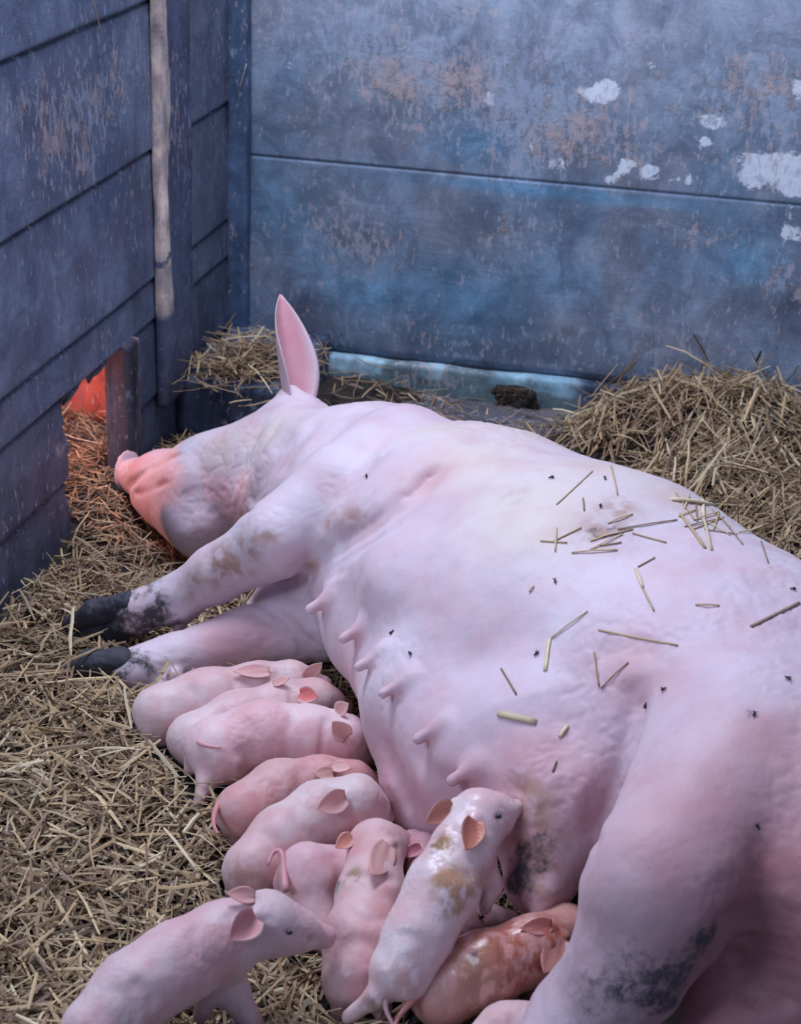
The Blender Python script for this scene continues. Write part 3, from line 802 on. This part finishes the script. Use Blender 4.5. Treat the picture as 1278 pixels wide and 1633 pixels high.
# 1 behind all the others
piglet('hindmost piglet of the row, lying against the sow\'s lower front leg',
       [(255, 1135, .075, 44), (330, 1116, .085, 46), (410, 1098, .09, 40)], (462, 1086, .095, 32), (512, 1092, .08, 15),
       ears=[dict(b=(430, 1072, .115), t=(372, 1070, .115), w=13, f=(0, .6, .8), cup=.3), dict(b=(486, 1080, .11), t=(514, 1057, .12), w=12, f=(.4, 0, .8), cup=.3)],
       legs=[[(250, 1165, .05, 30), (235, 1185, .02, 14)]], pink=.25)
# 2
piglet('piglet squeezed between the hindmost one and the pale broad one, ear deep red inside',
       [(308, 1178, .07, 42), (380, 1148, .08, 42), (450, 1128, .085, 40)], (500, 1118, .085, 36), (545, 1128, .06, 16),
       ears=[dict(b=(478, 1108, .115), t=(508, 1112, .12), w=15, f=(.2, .3, .9), cup=.5, ic=(.62, .16, .15)), dict(b=(436, 1090, .115), t=(462, 1082, .115), w=8, f=(0, .5, .8), cup=.3)],
       legs=[[(310, 1195, .05, 28), (298, 1215, .02, 13)]], pink=.35)
# 3
piglet('palest broad piglet of the row, hind legs and tail towards the straw on the left',
       [(343, 1192, .085, 50), (420, 1172, .095, 50), (495, 1176, .09, 49)], (548, 1182, .085, 42), (588, 1206, .05, 17),
       ears=[dict(b=(553, 1176, .115), t=(530, 1150, .118), w=16, f=(.3, -.2, .9), cup=.5, ic=(.68, .38, .34)), dict(b=(538, 1135, .12), t=(556, 1122, .13), w=12, f=(0, .3, .9), cup=.3)],
       legs=[[(362, 1218, .07, 36), (330, 1243, .055, 15), (315, 1284, .03, 9)], [(335, 1195, .08, 26), (310, 1212, .055, 12), (300, 1232, .045, 8)]],
       tail=[(322, 1176, .11), (318, 1184, .115), (335, 1190, .12), (352, 1192, .125)], col=(.74, .53, .55), pink=.12,
       folds=[([(380, 1190), (395, 1215), (385, 1240)], .012, .004), ([(555, 1205), (575, 1210)], .006, .002)])
# 4
piglet('darker pink piglet lying directly below the palest broad one',
       [(388, 1292, .075, 44), (445, 1258, .08, 42), (510, 1246, .075, 38)], (562, 1250, .065, 36), (600, 1272, .04, 15),
       ears=[dict(b=(532, 1236, .105), t=(500, 1232, .12), w=12, f=(0, .4, .8), cup=.3), dict(b=(530, 1222, .115), t=(560, 1226, .11), w=11, f=(0, .6, .8), cup=.3)],
       legs=[[(395, 1305, .06, 32), (375, 1335, .03, 15), (395, 1345, .012, 9)]],
       tail=[(352, 1275, .09), (343, 1295, .09), (341, 1315, .085), (348, 1330, .08)], col=(.64, .38, .37), pink=.45)
# 5
piglet('slim piglet stretched diagonally below the darker pink one, large ear folded back',
       [(402, 1382, .07, 44), (450, 1335, .085, 45), (510, 1295, .10, 47)], (568, 1278, .115, 42), (612, 1300, .075, 16),
       ears=[dict(b=(552, 1272, .125), t=(505, 1290, .115), w=19, f=(.1, .1, .9), cup=.35)],
       legs=[[(385, 1400, .05, 28), (372, 1425, .02, 14)]], pink=.25, stain=[(385, 1400, .03, .5, (.45, .25, .2))])
# 6
piglet('piglet seen from behind with a thin curled tail, head hidden behind its upright neighbour',
       [(492, 1392, .09, 50), (545, 1395, .075, 38), (585, 1385, .05, 28)], (618, 1372, .045, 24), (648, 1365, .03, 12),
       legs=[[(495, 1425, .07, 44), (508, 1480, .04, 32), (530, 1515, .015, 18)], [(460, 1410, .06, 26), (455, 1445, .02, 14)]],
       tail=[(456, 1420, .10), (453, 1390, .11), (452, 1368, .12), (445, 1356, .125), (434, 1362, .12), (428, 1378, .115)], pink=.25, col=(.68, .44, .46))
# 8
piglet('half hidden piglet of which one rosy ear shows between two upright ones',
       [(690, 1440, .06, 34), (690, 1400, .07, 36)], (675, 1365, .07, 34), (650, 1335, .04, 14),
       ears=[dict(b=(672, 1352, .10), t=(642, 1366, .10), w=11, f=(0, .5, .9), cup=.5, ic=(.60, .2, .25))], pink=.2, col=(.68, .45, .50))
# 7
piglet('upright piglet with a flat folded ear and a wet mark behind its neck',
       [(570, 1555, .065, 52), (578, 1500, .085, 57), (592, 1428, .105, 52)], (600, 1352, .12, 44), (640, 1340, .09, 16),
       ears=[dict(b=(620, 1348, .150), t=(588, 1402, .145), w=22, lift=1.8, f=(.0, .0, 1), cup=.10, bend=.1), dict(b=(562, 1335, .145), t=(535, 1352, .13), w=13, f=(-.3, .1, .9), cup=.4, ic=(.62, .26, .18))],
       legs=[[(600, 1575, .04, 28), (612, 1620, .015, 14)], [(556, 1580, .04, 30), (540, 1618, .01, 14)]],
       stain=[(560, 1395, .016, .9, (.38, .26, .18)), (535, 1415, .012, .9, (.28, .27, .22)), (600, 1345, .02, .3, (.6, .4, .28)), (570, 1550, .05, .5, (.56, .30, .30))],
       dirt=[(538, 1408, .008, .8)], pink=.35, col=(.68, .45, .45), folds=[([(545, 1395), (590, 1410), (640, 1400)], .007, .004), ([(620, 1325), (635, 1338)], .005, .002)])
# 10
piglet('dusky piglet in the shade under the standing white one, snout pointing right',
       [(640, 1520, .05, 40), (690, 1500, .055, 42)], (745, 1476, .06, 42), (812, 1470, .05, 17),
       ears=[dict(b=(725, 1452, .08), t=(700, 1470, .07), w=14, f=(-.3, .3, .8), cup=.3)],
       eyes=[(768, 1462)], pink=.4, col=(.52, .33, .35), stain=[(745, 1440, .03, .7, (.30, .2, .15))])
# 9
piglet('white wet piglet standing up the udder, brown stains on its back and reddish ears',
       [(640, 1545, .115, 46), (668, 1492, .145, 50), (705, 1420, .185, 54), (738, 1355, .215, 48)], (764, 1305, .238, 46), (818, 1290, .238, 15),
       ears=[dict(b=(757, 1308, .285), t=(744, 1356, .27), w=21, lift=.9, f=(.2, .1, .95), cup=.5, ic=(.52, .18, .12), c=(.66, .32, .24)), dict(b=(722, 1282, .27), t=(680, 1312, .25), w=17, f=(.1, .1, .9), cup=.45, ic=(.52, .2, .14), c=(.62, .34, .28))],
       legs=[[(626, 1556, .11, 34), (600, 1590, .085, 17), (556, 1622, .045, 12)], [(665, 1560, .09, 30), (672, 1600, .03, 15)], [(765, 1365, .19, 28), (782, 1412, .16, 18), (774, 1448, .14, 11)]],
       tail=[(622, 1552, .115), (617, 1580, .10), (616, 1610, .08), (634, 1645, .06)], eyes=[(796, 1302)], mat=M_WET, col=(.76, .61, .62), pink=.10,
       stain=[(715, 1400, .025, .9, (.48, .25, .14)), (735, 1425, .025, .8, (.50, .28, .18)), (705, 1345, .016, 1.0, (.36, .20, .10)), (730, 1445, .02, .7, (.45, .26, .17)), (690, 1350, .012, .8, (.30, .18, .10)), (770, 1400, .03, .4, (.5, .3, .2)), (600, 1600, .02, .6, (.3, .2, .15)), (650, 1560, .03, .5, (.55, .30, .28)), (720, 1315, .012, .7, (.5, .2, .12)), (775, 1440, .02, .7, (.34, .24, .18))],
       dirt=[(700, 1385, .01, .5), (718, 1440, .01, .5), (745, 1345, .01, .4)])
# 11
piglet('wet piglet smeared reddish brown, head tucked behind the sow\'s hind leg',
       [(700, 1578, .075, 52), (770, 1548, .095, 56), (845, 1515, .105, 50)], (900, 1484, .10, 42), (955, 1480, .08, 17),
       ears=[dict(b=(880, 1476, .14), t=(830, 1480, .13), w=14, lift=1.6, f=(0, .3, .9), cup=.35, ic=(.60, .22, .18), c=(.66, .30, .26)), dict(b=(898, 1498, .14), t=(868, 1552, .12), w=22, lift=1.8, f=(-.1, .2, .95), cup=.2, c=(.50, .22, .18), ic=(.40, .16, .13))],
       legs=[[(690, 1595, .05, 34), (712, 1640, .02, 16)], [(850, 1545, .06, 26), (845, 1590, .02, 13)]],
       tail=[(662, 1590, .09), (648, 1606, .085), (636, 1622, .075), (628, 1640, .07)], mat=M_BIRTH, col=(.60, .31, .27), pink=.2,
       stain=[(850, 1510, .06, 1.0, (.42, .10, .06)), (770, 1520, .045, .9, (.38, .13, .07)), (745, 1530, .02, .8, (.36, .2, .12)), (800, 1560, .03, .7, (.42, .18, .12)), (880, 1500, .03, .8, (.50, .14, .09)), (760, 1590, .03, .6, (.35, .16, .12)), (690, 1580, .03, .4, (.5, .25, .2))],
       dirt=[(755, 1520, .012, .7), (860, 1540, .016, .6), (820, 1560, .012, .5), (800, 1575, .01, .5), (770, 1600, .014, .4)])
# 12
piglet('small piglet at the bottom edge, below the reddish brown smeared one',
       [(775, 1680, .05, 44), (810, 1648, .06, 46)], (845, 1640, .06, 38), (890, 1650, .04, 15),
       ears=[dict(b=(850, 1612, .09), t=(872, 1600, .10), w=13, f=(0, .4, .9), cup=.3)], pink=.3)
# 13
p13 = piglet('foreground piglet walking up from the left, dark eye open, snout touching its neighbour',
       [(150, 1640, .11, 52), (215, 1580, .135, 60), (285, 1535, .15, 60), (352, 1498, .155, 56)], (425, 1472, .165, 50), (514, 1493, .135, 19),
       ears=[dict(b=(406, 1432, .21), t=(362, 1424, .225), w=14, f=(-.2, .5, .8), cup=.4, c=(.66, .34, .34)), dict(b=(408, 1462, .215), t=(366, 1498, .195), w=25, lift=.8, f=(.1, .1, .95), cup=.6, ic=(.60, .27, .27))],
       legs=[[(205, 1600, .11, 48), (222, 1645, .06, 30), (190, 1720, .012, 13)], [(140, 1650, .09, 34), (110, 1700, .04, 20)], [(348, 1530, .12, 38), (368, 1578, .075, 28), (410, 1645, .02, 17)], [(340, 1560, .11, 22), (320, 1620, .04, 13)]],
       tail=[(128, 1600, .14), (116, 1618, .13), (110, 1640, .12)], eyes=[(462, 1487)], col=(.66, .49, .51), pink=.12, group='piglets crowding at the sow\'s udder',
       stain=[(492, 1495, .018, .5, (.50, .26, .2))], folds=[([(205, 1560), (235, 1585), (250, 1610)], .010, .005), ([(455, 1484), (470, 1490)], .004, .002)])

# ------------------------------------------------------------------ straw
rng = np.random.default_rng(11)
PILE = [(P(985, 715, .02), .12, .05), (P(1140, 800, .05), .16, .09), (P(1190, 710, .05), .20, .12), (P(1300, 740, .05), .22, .045), (P(1050, 715, .03), .17, .08), (P(1260, 860, .10), .22, .10), (P(540, 640, .02), .2, .04)]
def gh(x, y):
    q = np.stack([x, y, 0 * x], 1)
    z = .002 + .022 * fbm(q, 5, 3, 400) + .012 * fbm(q, 18, 2, 410)
    for c, w, a in PILE: z += a * np.exp(-(((x - c[0]) ** 2 + (y - c[1]) ** 2) / w ** 2))
    # the litter rises to the opening and stands higher at the near left
    c = WL(.98, 0, -.12); z += .06 * np.exp(-(((x - c[0]) ** 2 + (y - c[1]) ** 2) / .22 ** 2))
    c = WL(.62, 0, -.26); z += .07 * np.exp(-(((x - c[0]) ** 2 + (y - c[1]) ** 2) / .14 ** 2))
    c = P(120, 1250, 0); z += .02 * np.exp(-(((x - c[0]) ** 2 + (y - c[1]) ** 2) / .35 ** 2))
    c = P(330, 1560, 0); z -= .012 * np.exp(-(((x - c[0]) ** 2 + (y - c[1]) ** 2) / .2 ** 2))
    return z
gx, gy = np.arange(-1.5, 1.7, .015), np.arange(1.5, 4.9, .015)
X, Y = np.meshgrid(gx, gy, indexing='ij'); x, y = X.ravel(), Y.ravel()
I = np.arange(len(x)).reshape(X.shape)
F = np.stack([I[:-1, :-1], I[1:, :-1], I[1:, 1:], I[:-1, 1:]], -1).reshape(-1, 4)
V = np.stack([x, y, gh(x, y) - .012], 1)
def wall_uv(p):
    d = p - CO; return d @ BT, d @ LT          # distance from the left wall, distance from the back wall
n_, u_ = wall_uv(V[F].mean(1))
ok = (u_ > .0) & ((n_ > 0.0) | ((u_ > HU0) & (u_ < 1.2) & (n_ > -.62)) )
set_props(mesh_obj('litter', V, F[ok], M_LITTER, origin=(0, 0, 0)), 'matted dark straw litter covering the pen floor under the loose straw', 'litter', kind='stuff')

def stalk_batch(C, D, L, W, col, bend, seg=3):
    """many stalks at once: split, slightly bent, flattened straws"""
    n = len(C); D = D / np.linalg.norm(D, axis=1)[:, None]
    side = np.cross(D, np.tile(ZZ, (n, 1)) + rng.normal(0, .35, (n, 3))); side /= np.linalg.norm(side, axis=1)[:, None] + 1e-9
    up = np.cross(side, D)
    V = np.zeros((n, seg + 1, 4, 3))
    for i in range(seg + 1):
        t = i / seg - .5
        c = C + D * (L * t)[:, None] + up * (bend * L * (.25 - t * t) * 2)[:, None] + side * (bend * .7 * L * np.sin(t * 3))[:, None]
        w = W * (1.0 if 0 < i < seg else .72); h = w * .45
        V[:, i, 0] = c + side * w[:, None]; V[:, i, 1] = c + up * h[:, None]; V[:, i, 2] = c - side * w[:, None]; V[:, i, 3] = c - up * h[:, None]
    m = (seg + 1) * 4; V = V.reshape(n * m, 3); base = (np.arange(n) * m)[:, None]
    f = []
    for i in range(seg):
        for k in range(4): f.append([i * 4 + k, i * 4 + (k + 1) % 4, (i + 1) * 4 + (k + 1) % 4, (i + 1) * 4 + k])
    f.append([3, 2, 1, 0]); f.append([seg * 4 + k for k in range(4)])
    F = (base[:, :, None] + np.array(f)[None]).reshape(-1, 4)
    return V, F, np.repeat(col, m, axis=0)
PAL = np.array([(.54, .37, .20), (.38, .25, .14), (.68, .50, .28), (.26, .165, .10), (.44, .29, .20), (.80, .66, .43), (.17, .11, .075)])
def straw_cols(n, p=(.24, .22, .16, .14, .12, .05, .07)):
    c = PAL[rng.choice(len(PAL), n, p=p)]; return c * rng.uniform(.62, 1.2, (n, 1))
BODY_OPS = [(SOW, .004)] + [(ops, .004) for _, ops in PIGLETS]
def clear_of_bodies(C, D, L, marg=.006):
    keep = np.ones(len(C), bool)
    Dn = D / np.linalg.norm(D, axis=1)[:, None]
    for t in (-.5, -.25, 0, .25, .5):
        p = C + Dn * (L * t)[:, None]
        for ops, _ in BODY_OPS:
            lo = np.min([op_box(o, .0)[0] for o in ops if o[0] in 'ce'], axis=0); hi = np.max([op_box(o, .0)[1] for o in ops if o[0] in 'ce'], axis=0)
            m = keep & ((p > lo) & (p < hi)).all(1)
            if m.any():
                idx = np.where(m)[0]; d = sdf_eval(ops, p[idx]); keep[idx[d < marg]] = False
    return keep
def clear_of_walls(C, D, L):
    Dn = D / np.linalg.norm(D, axis=1)[:, None]; keep = np.ones(len(C), bool)
    for t in (-.5, 0, .5):
        p = C + Dn * (L * t)[:, None]; n_, u_ = wall_uv(p)
        inpen = (n_ > .015) & (u_ > .04) & ~((u_ < .47) & (n_ < .30) & (p[:, 2] < .155))
        thr = (u_ > HU0 + .03) & (u_ < HU1 - .01) & (n_ > -.56) & (p[:, 2] < .30)
        beyond = (n_ < -.045) & (n_ > -.56) & (u_ > .3) & (u_ < 1.5)
        keep &= inpen | thr | beyond
    return keep
def scatter(n, xr, yr, lay=.03, lmin=.03, lmax=.11, tilt=.22, dens=None, wmin=.0010, wmax=.0026, pal=None, hfun=gh):
    C = np.stack([rng.uniform(*xr, n), rng.uniform(*yr, n), np.zeros(n)], 1)
    if dens is not None: C = C[rng.uniform(size=n) < dens(C[:, 0], C[:, 1])]
    n = len(C); a = rng.uniform(0, 2 * math.pi, n); tl = rng.normal(0, tilt, n)
    D = np.stack([np.cos(a), np.sin(a), tl], 1); L = rng.uniform(lmin, lmax, n) * rng.uniform(.6, 1, n)
    e = .01; gxd = (hfun(C[:, 0] + e, C[:, 1]) - hfun(C[:, 0] - e, C[:, 1])) / (2 * e); gyd = (hfun(C[:, 0], C[:, 1] + e) - hfun(C[:, 0], C[:, 1] - e)) / (2 * e)
    D[:, 2] += D[:, 0] * gxd + D[:, 1] * gyd
    C[:, 2] = hfun(C[:, 0], C[:, 1]) + rng.uniform(-.006, lay, n) * rng.uniform(0, 1, n) + np.abs(tl) * L * .30
    W = rng.uniform(wmin, wmax, n); k = clear_of_bodies(C, D, L) & clear_of_walls(C, D, L)
    return C[k], D[k], L[k], W[k], (straw_cols(len(k), pal) if pal is not None else straw_cols(len(k)))[k], rng.normal(0, .10, len(k))[k]
def build_straw(name, parts, label, cat='straw'):
    Vs, Fs, Cs = [], [], []; n = 0
    for p in parts:
        v, f, c = stalk_batch(*p); Vs.append(v); Fs.append(f + n); Cs.append(c); n += len(v)
    o = mesh_obj(name, np.concatenate(Vs), np.concatenate(Fs), M_STRAW, attrs={'Col': np.concatenate(Cs)}, smooth=False, origin=(0, 0, 0))
    return set_props(o, label, cat, kind='stuff')
left_side = lambda x, y: 1.0 * (x < .35)
parts = [scatter(17000, (-.95, .25), (1.75, 3.4), .045, .035, .12, .26, wmax=.0032), scatter(6500, (-1.0, .1), (3.2, 4.2), .03, dens=None),
         scatter(3200, (-.9, .15), (1.75, 3.3), .055, .05, .14, .20, wmin=.0018, wmax=.0038, pal=(.25, .1, .3, .05, .1, .2, 0)),
         scatter(900, (-.5, .9), (4.1, 4.7), .02)]
build_straw('straw_bedding', parts, 'loose brown and yellow straw spread over the pen floor')
pile_d = lambda x, y: np.clip((gh(x, y) - .028) * 22, 0, 1)
parts = [scatter(11000, (.25, 1.35), (3.2, 4.6), .05, .04, .14, .40, pile_d, wmin=.0014, wmax=.0032, pal=(.26, .18, .22, .12, .1, .08, .04)),
         scatter(500, (.35, 1.3), (3.3, 4.5), .08, .08, .18, .7, pile_d, wmin=.0018, wmax=.0036, pal=(.2, .1, .35, .05, .05, .25, 0))]
build_straw('straw_pile', parts, 'heap of loose straw against the back boards behind the sow', 'straw')
# a tuft on the corner block
def tuft_h(x, y): return .152 + 0 * x
tc = P(385, 585, .16)
C, D, L, W, c_, b_ = [], [], [], [], [], []
n = 620
C = tc + np.stack([rng.normal(.01, .08, n), rng.normal(0, .085, n), np.abs(rng.normal(.02, .02, n))], 1)
a = rng.uniform(0, 6.3, n); D = np.stack([np.cos(a), np.sin(a), rng.normal(0, .35, n)], 1); L = rng.uniform(.05, .15, n)
nn, uu = wall_uv(C); k = np.ones(n, bool)
for t in (-.5, .5):
    q = C + D / np.linalg.norm(D, axis=1)[:, None] * (L * t)[:, None]; nn, uu = wall_uv(q); k &= (nn > .01) & (uu > .04) & (q[:, 2] > .153)
k &= clear_of_bodies(C, D, L)
build_straw('straw_tuft', [(C[k], D[k], L[k], rng.uniform(.0012, .0028, n)[k], straw_cols(n)[k], rng.normal(0, .1, n)[k])], 'tuft of dry straw lying on the corner block behind the sow\'s raised ear')

# ------------------------------------------------------------------ single stalks and flies on the sow
def hit(x, y):
    r = SOW_BVH.ray_cast(Vector(CAMP), Vector(unit(ray(x, y))))
    return (np.array(r[0]), np.array(r[1])) if r[0] is not None else (None, None)
STALKS = [((888, 805), (945, 752), 'bent straw on the sow\'s upper flank, nearest her shoulder'), ((975, 745), (985, 790), 'short thick straw on the sow\'s back edge above the grey smudge'),
    ((1070, 797), (1138, 806), 'broad pale straw on the sow\'s back, topmost of the crossing bunch'), ((1120, 775), (1123, 830), 'upright pale straw crossing the broad one on the sow\'s back'),
    ((1085, 820), (1125, 875), 'brown straw leaning below the crossing bunch on the sow\'s back'), ((1120, 820), (1135, 878), 'second brown straw beside the leaning one on the sow\'s back'),
    ((1135, 812), (1165, 842), 'thin pale straw right of the crossing bunch on the sow\'s back'), ((1165, 815), (1225, 870), 'wide curled straw by the outline of the sow\'s back'), ((1205, 845), (1225, 898), 'straw hanging over the outline of the sow\'s back, rightmost'),
    ((862, 863), (905, 866), 'level thin straw left of the grey smudge on the sow\'s flank'), ((888, 842), (886, 880), 'upright thin straw crossing the level one on the sow\'s flank'),
    ((912, 882), (985, 878), 'greenish straw under the grey smudge on the sow\'s flank'), ((950, 858), (1010, 845), 'straw lying in the grey smudge on the sow\'s flank'), ((985, 845), (1080, 830), 'long straw leading from the grey smudge to the crossing bunch'),
    ((1014, 908), (1026, 938), 'short pale straw standing out below the grey smudge'), ((1018, 905), (1045, 890), 'dark thin straw touching the short pale one'), ((1026, 940), (1044, 975), 'faint thin straw trailing down from the short pale one'),
    ((1110, 966), (1148, 967), 'small lone straw in the middle of the sow\'s hip'), ((1198, 1000), (1275, 962), 'reddish brown straw at the right edge of the photo on the sow\'s rump'),
    ((870, 1070), (877, 1020), 'short yellow straw upright in the middle of the sow\'s belly'), ((880, 1018), (938, 975), 'thin bent straw rising from the short yellow one'), ((955, 1005), (1082, 1030), 'longest straw on the sow, lying level above her flank fold'),
    ((948, 1040), (957, 1095), 'thin straw leaning left in the v above the flank fold'), ((960, 1098), (1003, 1057), 'thin straw leaning right in the v above the flank fold'), ((800, 1067), (824, 1108), 'dark slender straw left of the belly centre'),
    ((795, 1138), (855, 1152), 'flat greenish straw low on the belly'), ((893, 1176), (905, 1158), 'small pale straw low on the belly, right of the flat greenish one'), ((882, 1232), (888, 1215), 'tiny dark straw lowest on the belly'),
    ((930, 795), (932, 815), 'short upright straw left of the back edge straws'), ((845, 945), (852, 935), 'tiny pale straw alone above the belly centre')]
TANGLE = len(STALKS); _r = random.Random(4)
NTH = ['first', 'second', 'third', 'fourth', 'fifth', 'sixth', 'seventh', 'eighth', 'ninth', 'tenth', 'eleventh', 'twelfth']
_x1 = sorted(_r.gauss(1130, 42) for k in range(12)); _x2 = sorted(_r.gauss(960, 34) for k in range(7))
for k in range(12):
    x = _x1[k]; y = 838 + (x - 1130) * .45 + _r.gauss(0, 20); a = _r.uniform(0, 3.14); l = _r.uniform(14, 34)
    STALKS.append(((x - l * math.cos(a), y - l * math.sin(a)), (x + l * math.cos(a), y + l * math.sin(a)), NTH[k] + ' straw from the left in the tangle on the sow\'s upper back'))
for k in range(7):
    x, y = _x2[k], _r.gauss(850, 16); a = _r.gauss(-.25, .35); l = _r.uniform(14, 30)
    STALKS.append(((x - l * math.cos(a), y - l * math.sin(a)), (x + l * math.cos(a), y + l * math.sin(a)), NTH[k] + ' straw from the left in the grey smudge on the sow\'s flank'))
WIDE = {2: .0048, 7: .004, 19: .0036, 25: .0052, 3: .003, 4: .003, 5: .0026, 26: .0032, 14: .0026, 18: .003}
for i, (a, b, lab) in enumerate(STALKS):
    pts = []
    for t in np.linspace(0, 1, 6):
        h, nr = hit(a[0] + (b[0] - a[0]) * t, a[1] + (b[1] - a[1]) * t)
        if h is not None: pts.append(h + nr * (.0015 + .0012 * (1 - 2 * abs(t - .5)) * (i % 3)))
    if len(pts) < 3: continue
    w = WIDE.get(i, .0015); pts = np.array(pts); r = np.full(len(pts), w)
    v, f = tube(pts, r, 6)
    # flatten the stalk against the skin
    h, nr = hit((a[0] + b[0]) / 2, (a[1] + b[1]) / 2)
    if nr is not None:
        c = np.repeat(pts, 6, axis=0); dv = v - c; v = c + dv - np.outer(dv @ nr, nr) * .5
    cc = PAL[[5, 2, 0, 4, 2][i % 5]] * (.9 if 'dark' not in lab else .4)
    if i >= TANGLE: cc = PAL[[0, 2, 5, 1, 4, 2][i % 6]]; 
    if i in (2, 3, 14, 19, 26): cc = PAL[5] * 1.1
    o = mesh_obj('straw_stalk', v, f, M_STRAW, attrs={'Col': np.tile(cc, (len(v), 1))})
    set_props(o, lab, 'straw', 'single straws on the sow\'s body')
FLIES = [((586, 760), 'fly on the sow\'s shoulder below the grey patch'), ((880, 763), 'fly on the sow\'s upper back'), ((886, 927), 'fly on the upper middle of the sow\'s flank'), ((626, 1010), 'fly above the third teat'),
    ((655, 1043), 'fly right of the fourth teat'), ((857, 1043), 'fly beside the short yellow straw on the belly'), ((1060, 1100), 'fly on the sow\'s hip, upper of the two side by side'), ((1032, 1126), 'fly at the start of the flank fold'),
    ((1257, 1083), 'fly near the right edge on the sow\'s rump'), ((1203, 1140), 'fly in the dirty spot on the sow\'s rump'), ((1207, 1319), 'fly on the sow\'s thigh'), ((958, 808), 'fly on the upper edge of the sow\'s back, among the straws'), ((1265, 941), 'fly on the sow\'s rump at the right edge of the photo'), ((965, 764), 'fly touching the short thick straw on the back edge'), ((693, 1160), 'fly above the fifth teat')]
for i, ((x, y), lab) in enumerate(FLIES[:14]):
    h, nr = hit(x, y)
    if h is None: continue
    t = unit(np.cross(nr, [math.cos(i * 1.7), math.sin(i * 1.7), .3])); s = np.cross(nr, t); sz = .0032
    root = bpy.data.objects.new('fly', None); COL.objects.link(root); root.location = h.tolist(); set_props(root, 'small black ' + lab, 'fly', 'flies on the sow')
    fr = np.array([t, s, nr])
    v, f = sdf_mesh([ell(h + nr * .0022 - t * sz * .5, (sz, sz * .55, sz * .5), fr, .0008), ell(h + nr * .0024 + t * sz * .75, (sz * .55, sz * .5, sz * .45), fr, .0008), ell(h + nr * .0024 + t * sz * 1.4, (sz * .35, sz * .42, sz * .35), fr, .0004)], .0006, 1)
    root_p = root
    mesh_obj('body', v, f, M_FLY, root_p)
    for k in (-1, 1):
        a = h + nr * .0042 + t * sz * .5; e = a - t * sz * 2.0 + s * k * sz * .8
        wv = [a, a * .5 + e * .5 + s * k * sz * .45, e, a * .45 + e * .55 - s * k * sz * .25]; wv = wv + [q + nr * .0003 for q in wv]
        mesh_obj('wing', wv, [[3, 2, 1, 0], [4, 5, 6, 7], [0, 1, 5, 4], [1, 2, 6, 5], [2, 3, 7, 6], [3, 0, 4, 7]], M_FLY, root_p, smooth=False)

# ------------------------------------------------------------------ dried dung on the pale baseboard
c = WB(inv(825, 618, 'b')[0] + .005, .045, .045); ops = [ell(c, (.055, .02, .032), [BT, BN, ZZ], .02)]
for i in range(26):
    q = c + BT * rng.uniform(-.055, .055) + ZZ * rng.uniform(-.03, .03) + BN * rng.uniform(0, .018); ops.append(ell(q, np.full(3, rng.uniform(.006, .015)), None, .008))
v, f = sdf_mesh(ops, .003, 1)
dung = mesh_obj('dung_clump', v, f, M_LITTER); set_props(dung, 'dark dried clump of dung and chaff stuck on the pale baseboard', 'dung')
n = 240; th = rng.uniform(0, 6.28, n); C = c + BT * rng.uniform(-.055, .055, (n, 1)) + ZZ * (rng.uniform(-.02, .032, (n, 1))) + BN * .018
D = BT * rng.normal(0, .8, (n, 1)) + ZZ * rng.normal(.5, .6, (n, 1)) + BN * rng.uniform(.1, .8, (n, 1))
v, f, cc = stalk_batch(C, D, rng.uniform(.01, .03, n), np.full(n, .0008), straw_cols(n) * .6, rng.normal(0, .1, n))
q = mesh_obj('chaff', v, f, M_STRAW, dung, attrs={'Col': cc}, smooth=False); q['kind'] = 'stuff'

# stalks caught on the boards
for (a, b, wh, lab) in [((129, -12), (146, 54), 'l', 'thin pale straw hanging on the left boards at the top edge'), ((403, 96), (391, 140), 'b', 'thin straw stuck beside the corner post near the top'),
                        ((365, 372), (371, 388), 'l', 'short pale straw stuck in the corner gap'), ((276, 612), (298, 662), 'l', 'pale straw leaning on the left boards above the sow\'s forehead')]:
    t_, n_ = (BT, BN) if wh == 'b' else (LT, LN)
    pts = []
    for s in np.linspace(0, 1, 5):
        u, z = inv(a[0] + (b[0] - a[0]) * s, a[1] + (b[1] - a[1]) * s, wh); pts.append(CO + t_ * u + ZZ * z + n_ * (.022 if wh == 'l' else .05))
    v, f = tube(pts, np.full(5, .0011), 6)
    set_props(mesh_obj('straw_stalk', v, f, M_STRAW, attrs={'Col': np.tile(PAL[5], (len(v), 1))}), lab, 'straw')

# ------------------------------------------------------------------ heat lamp of the neighbouring pen, its light falls through the opening
d = bpy.data.lights.new('heat_lamp_bulb', 'POINT'); d.energy = 12; d.color = (1.0, .33, .20); d.shadow_soft_size = .02
o = bpy.data.objects.new('heat_lamp_bulb', d); COL.objects.link(o); o.location = WL(1.02, .40, -.42).tolist()
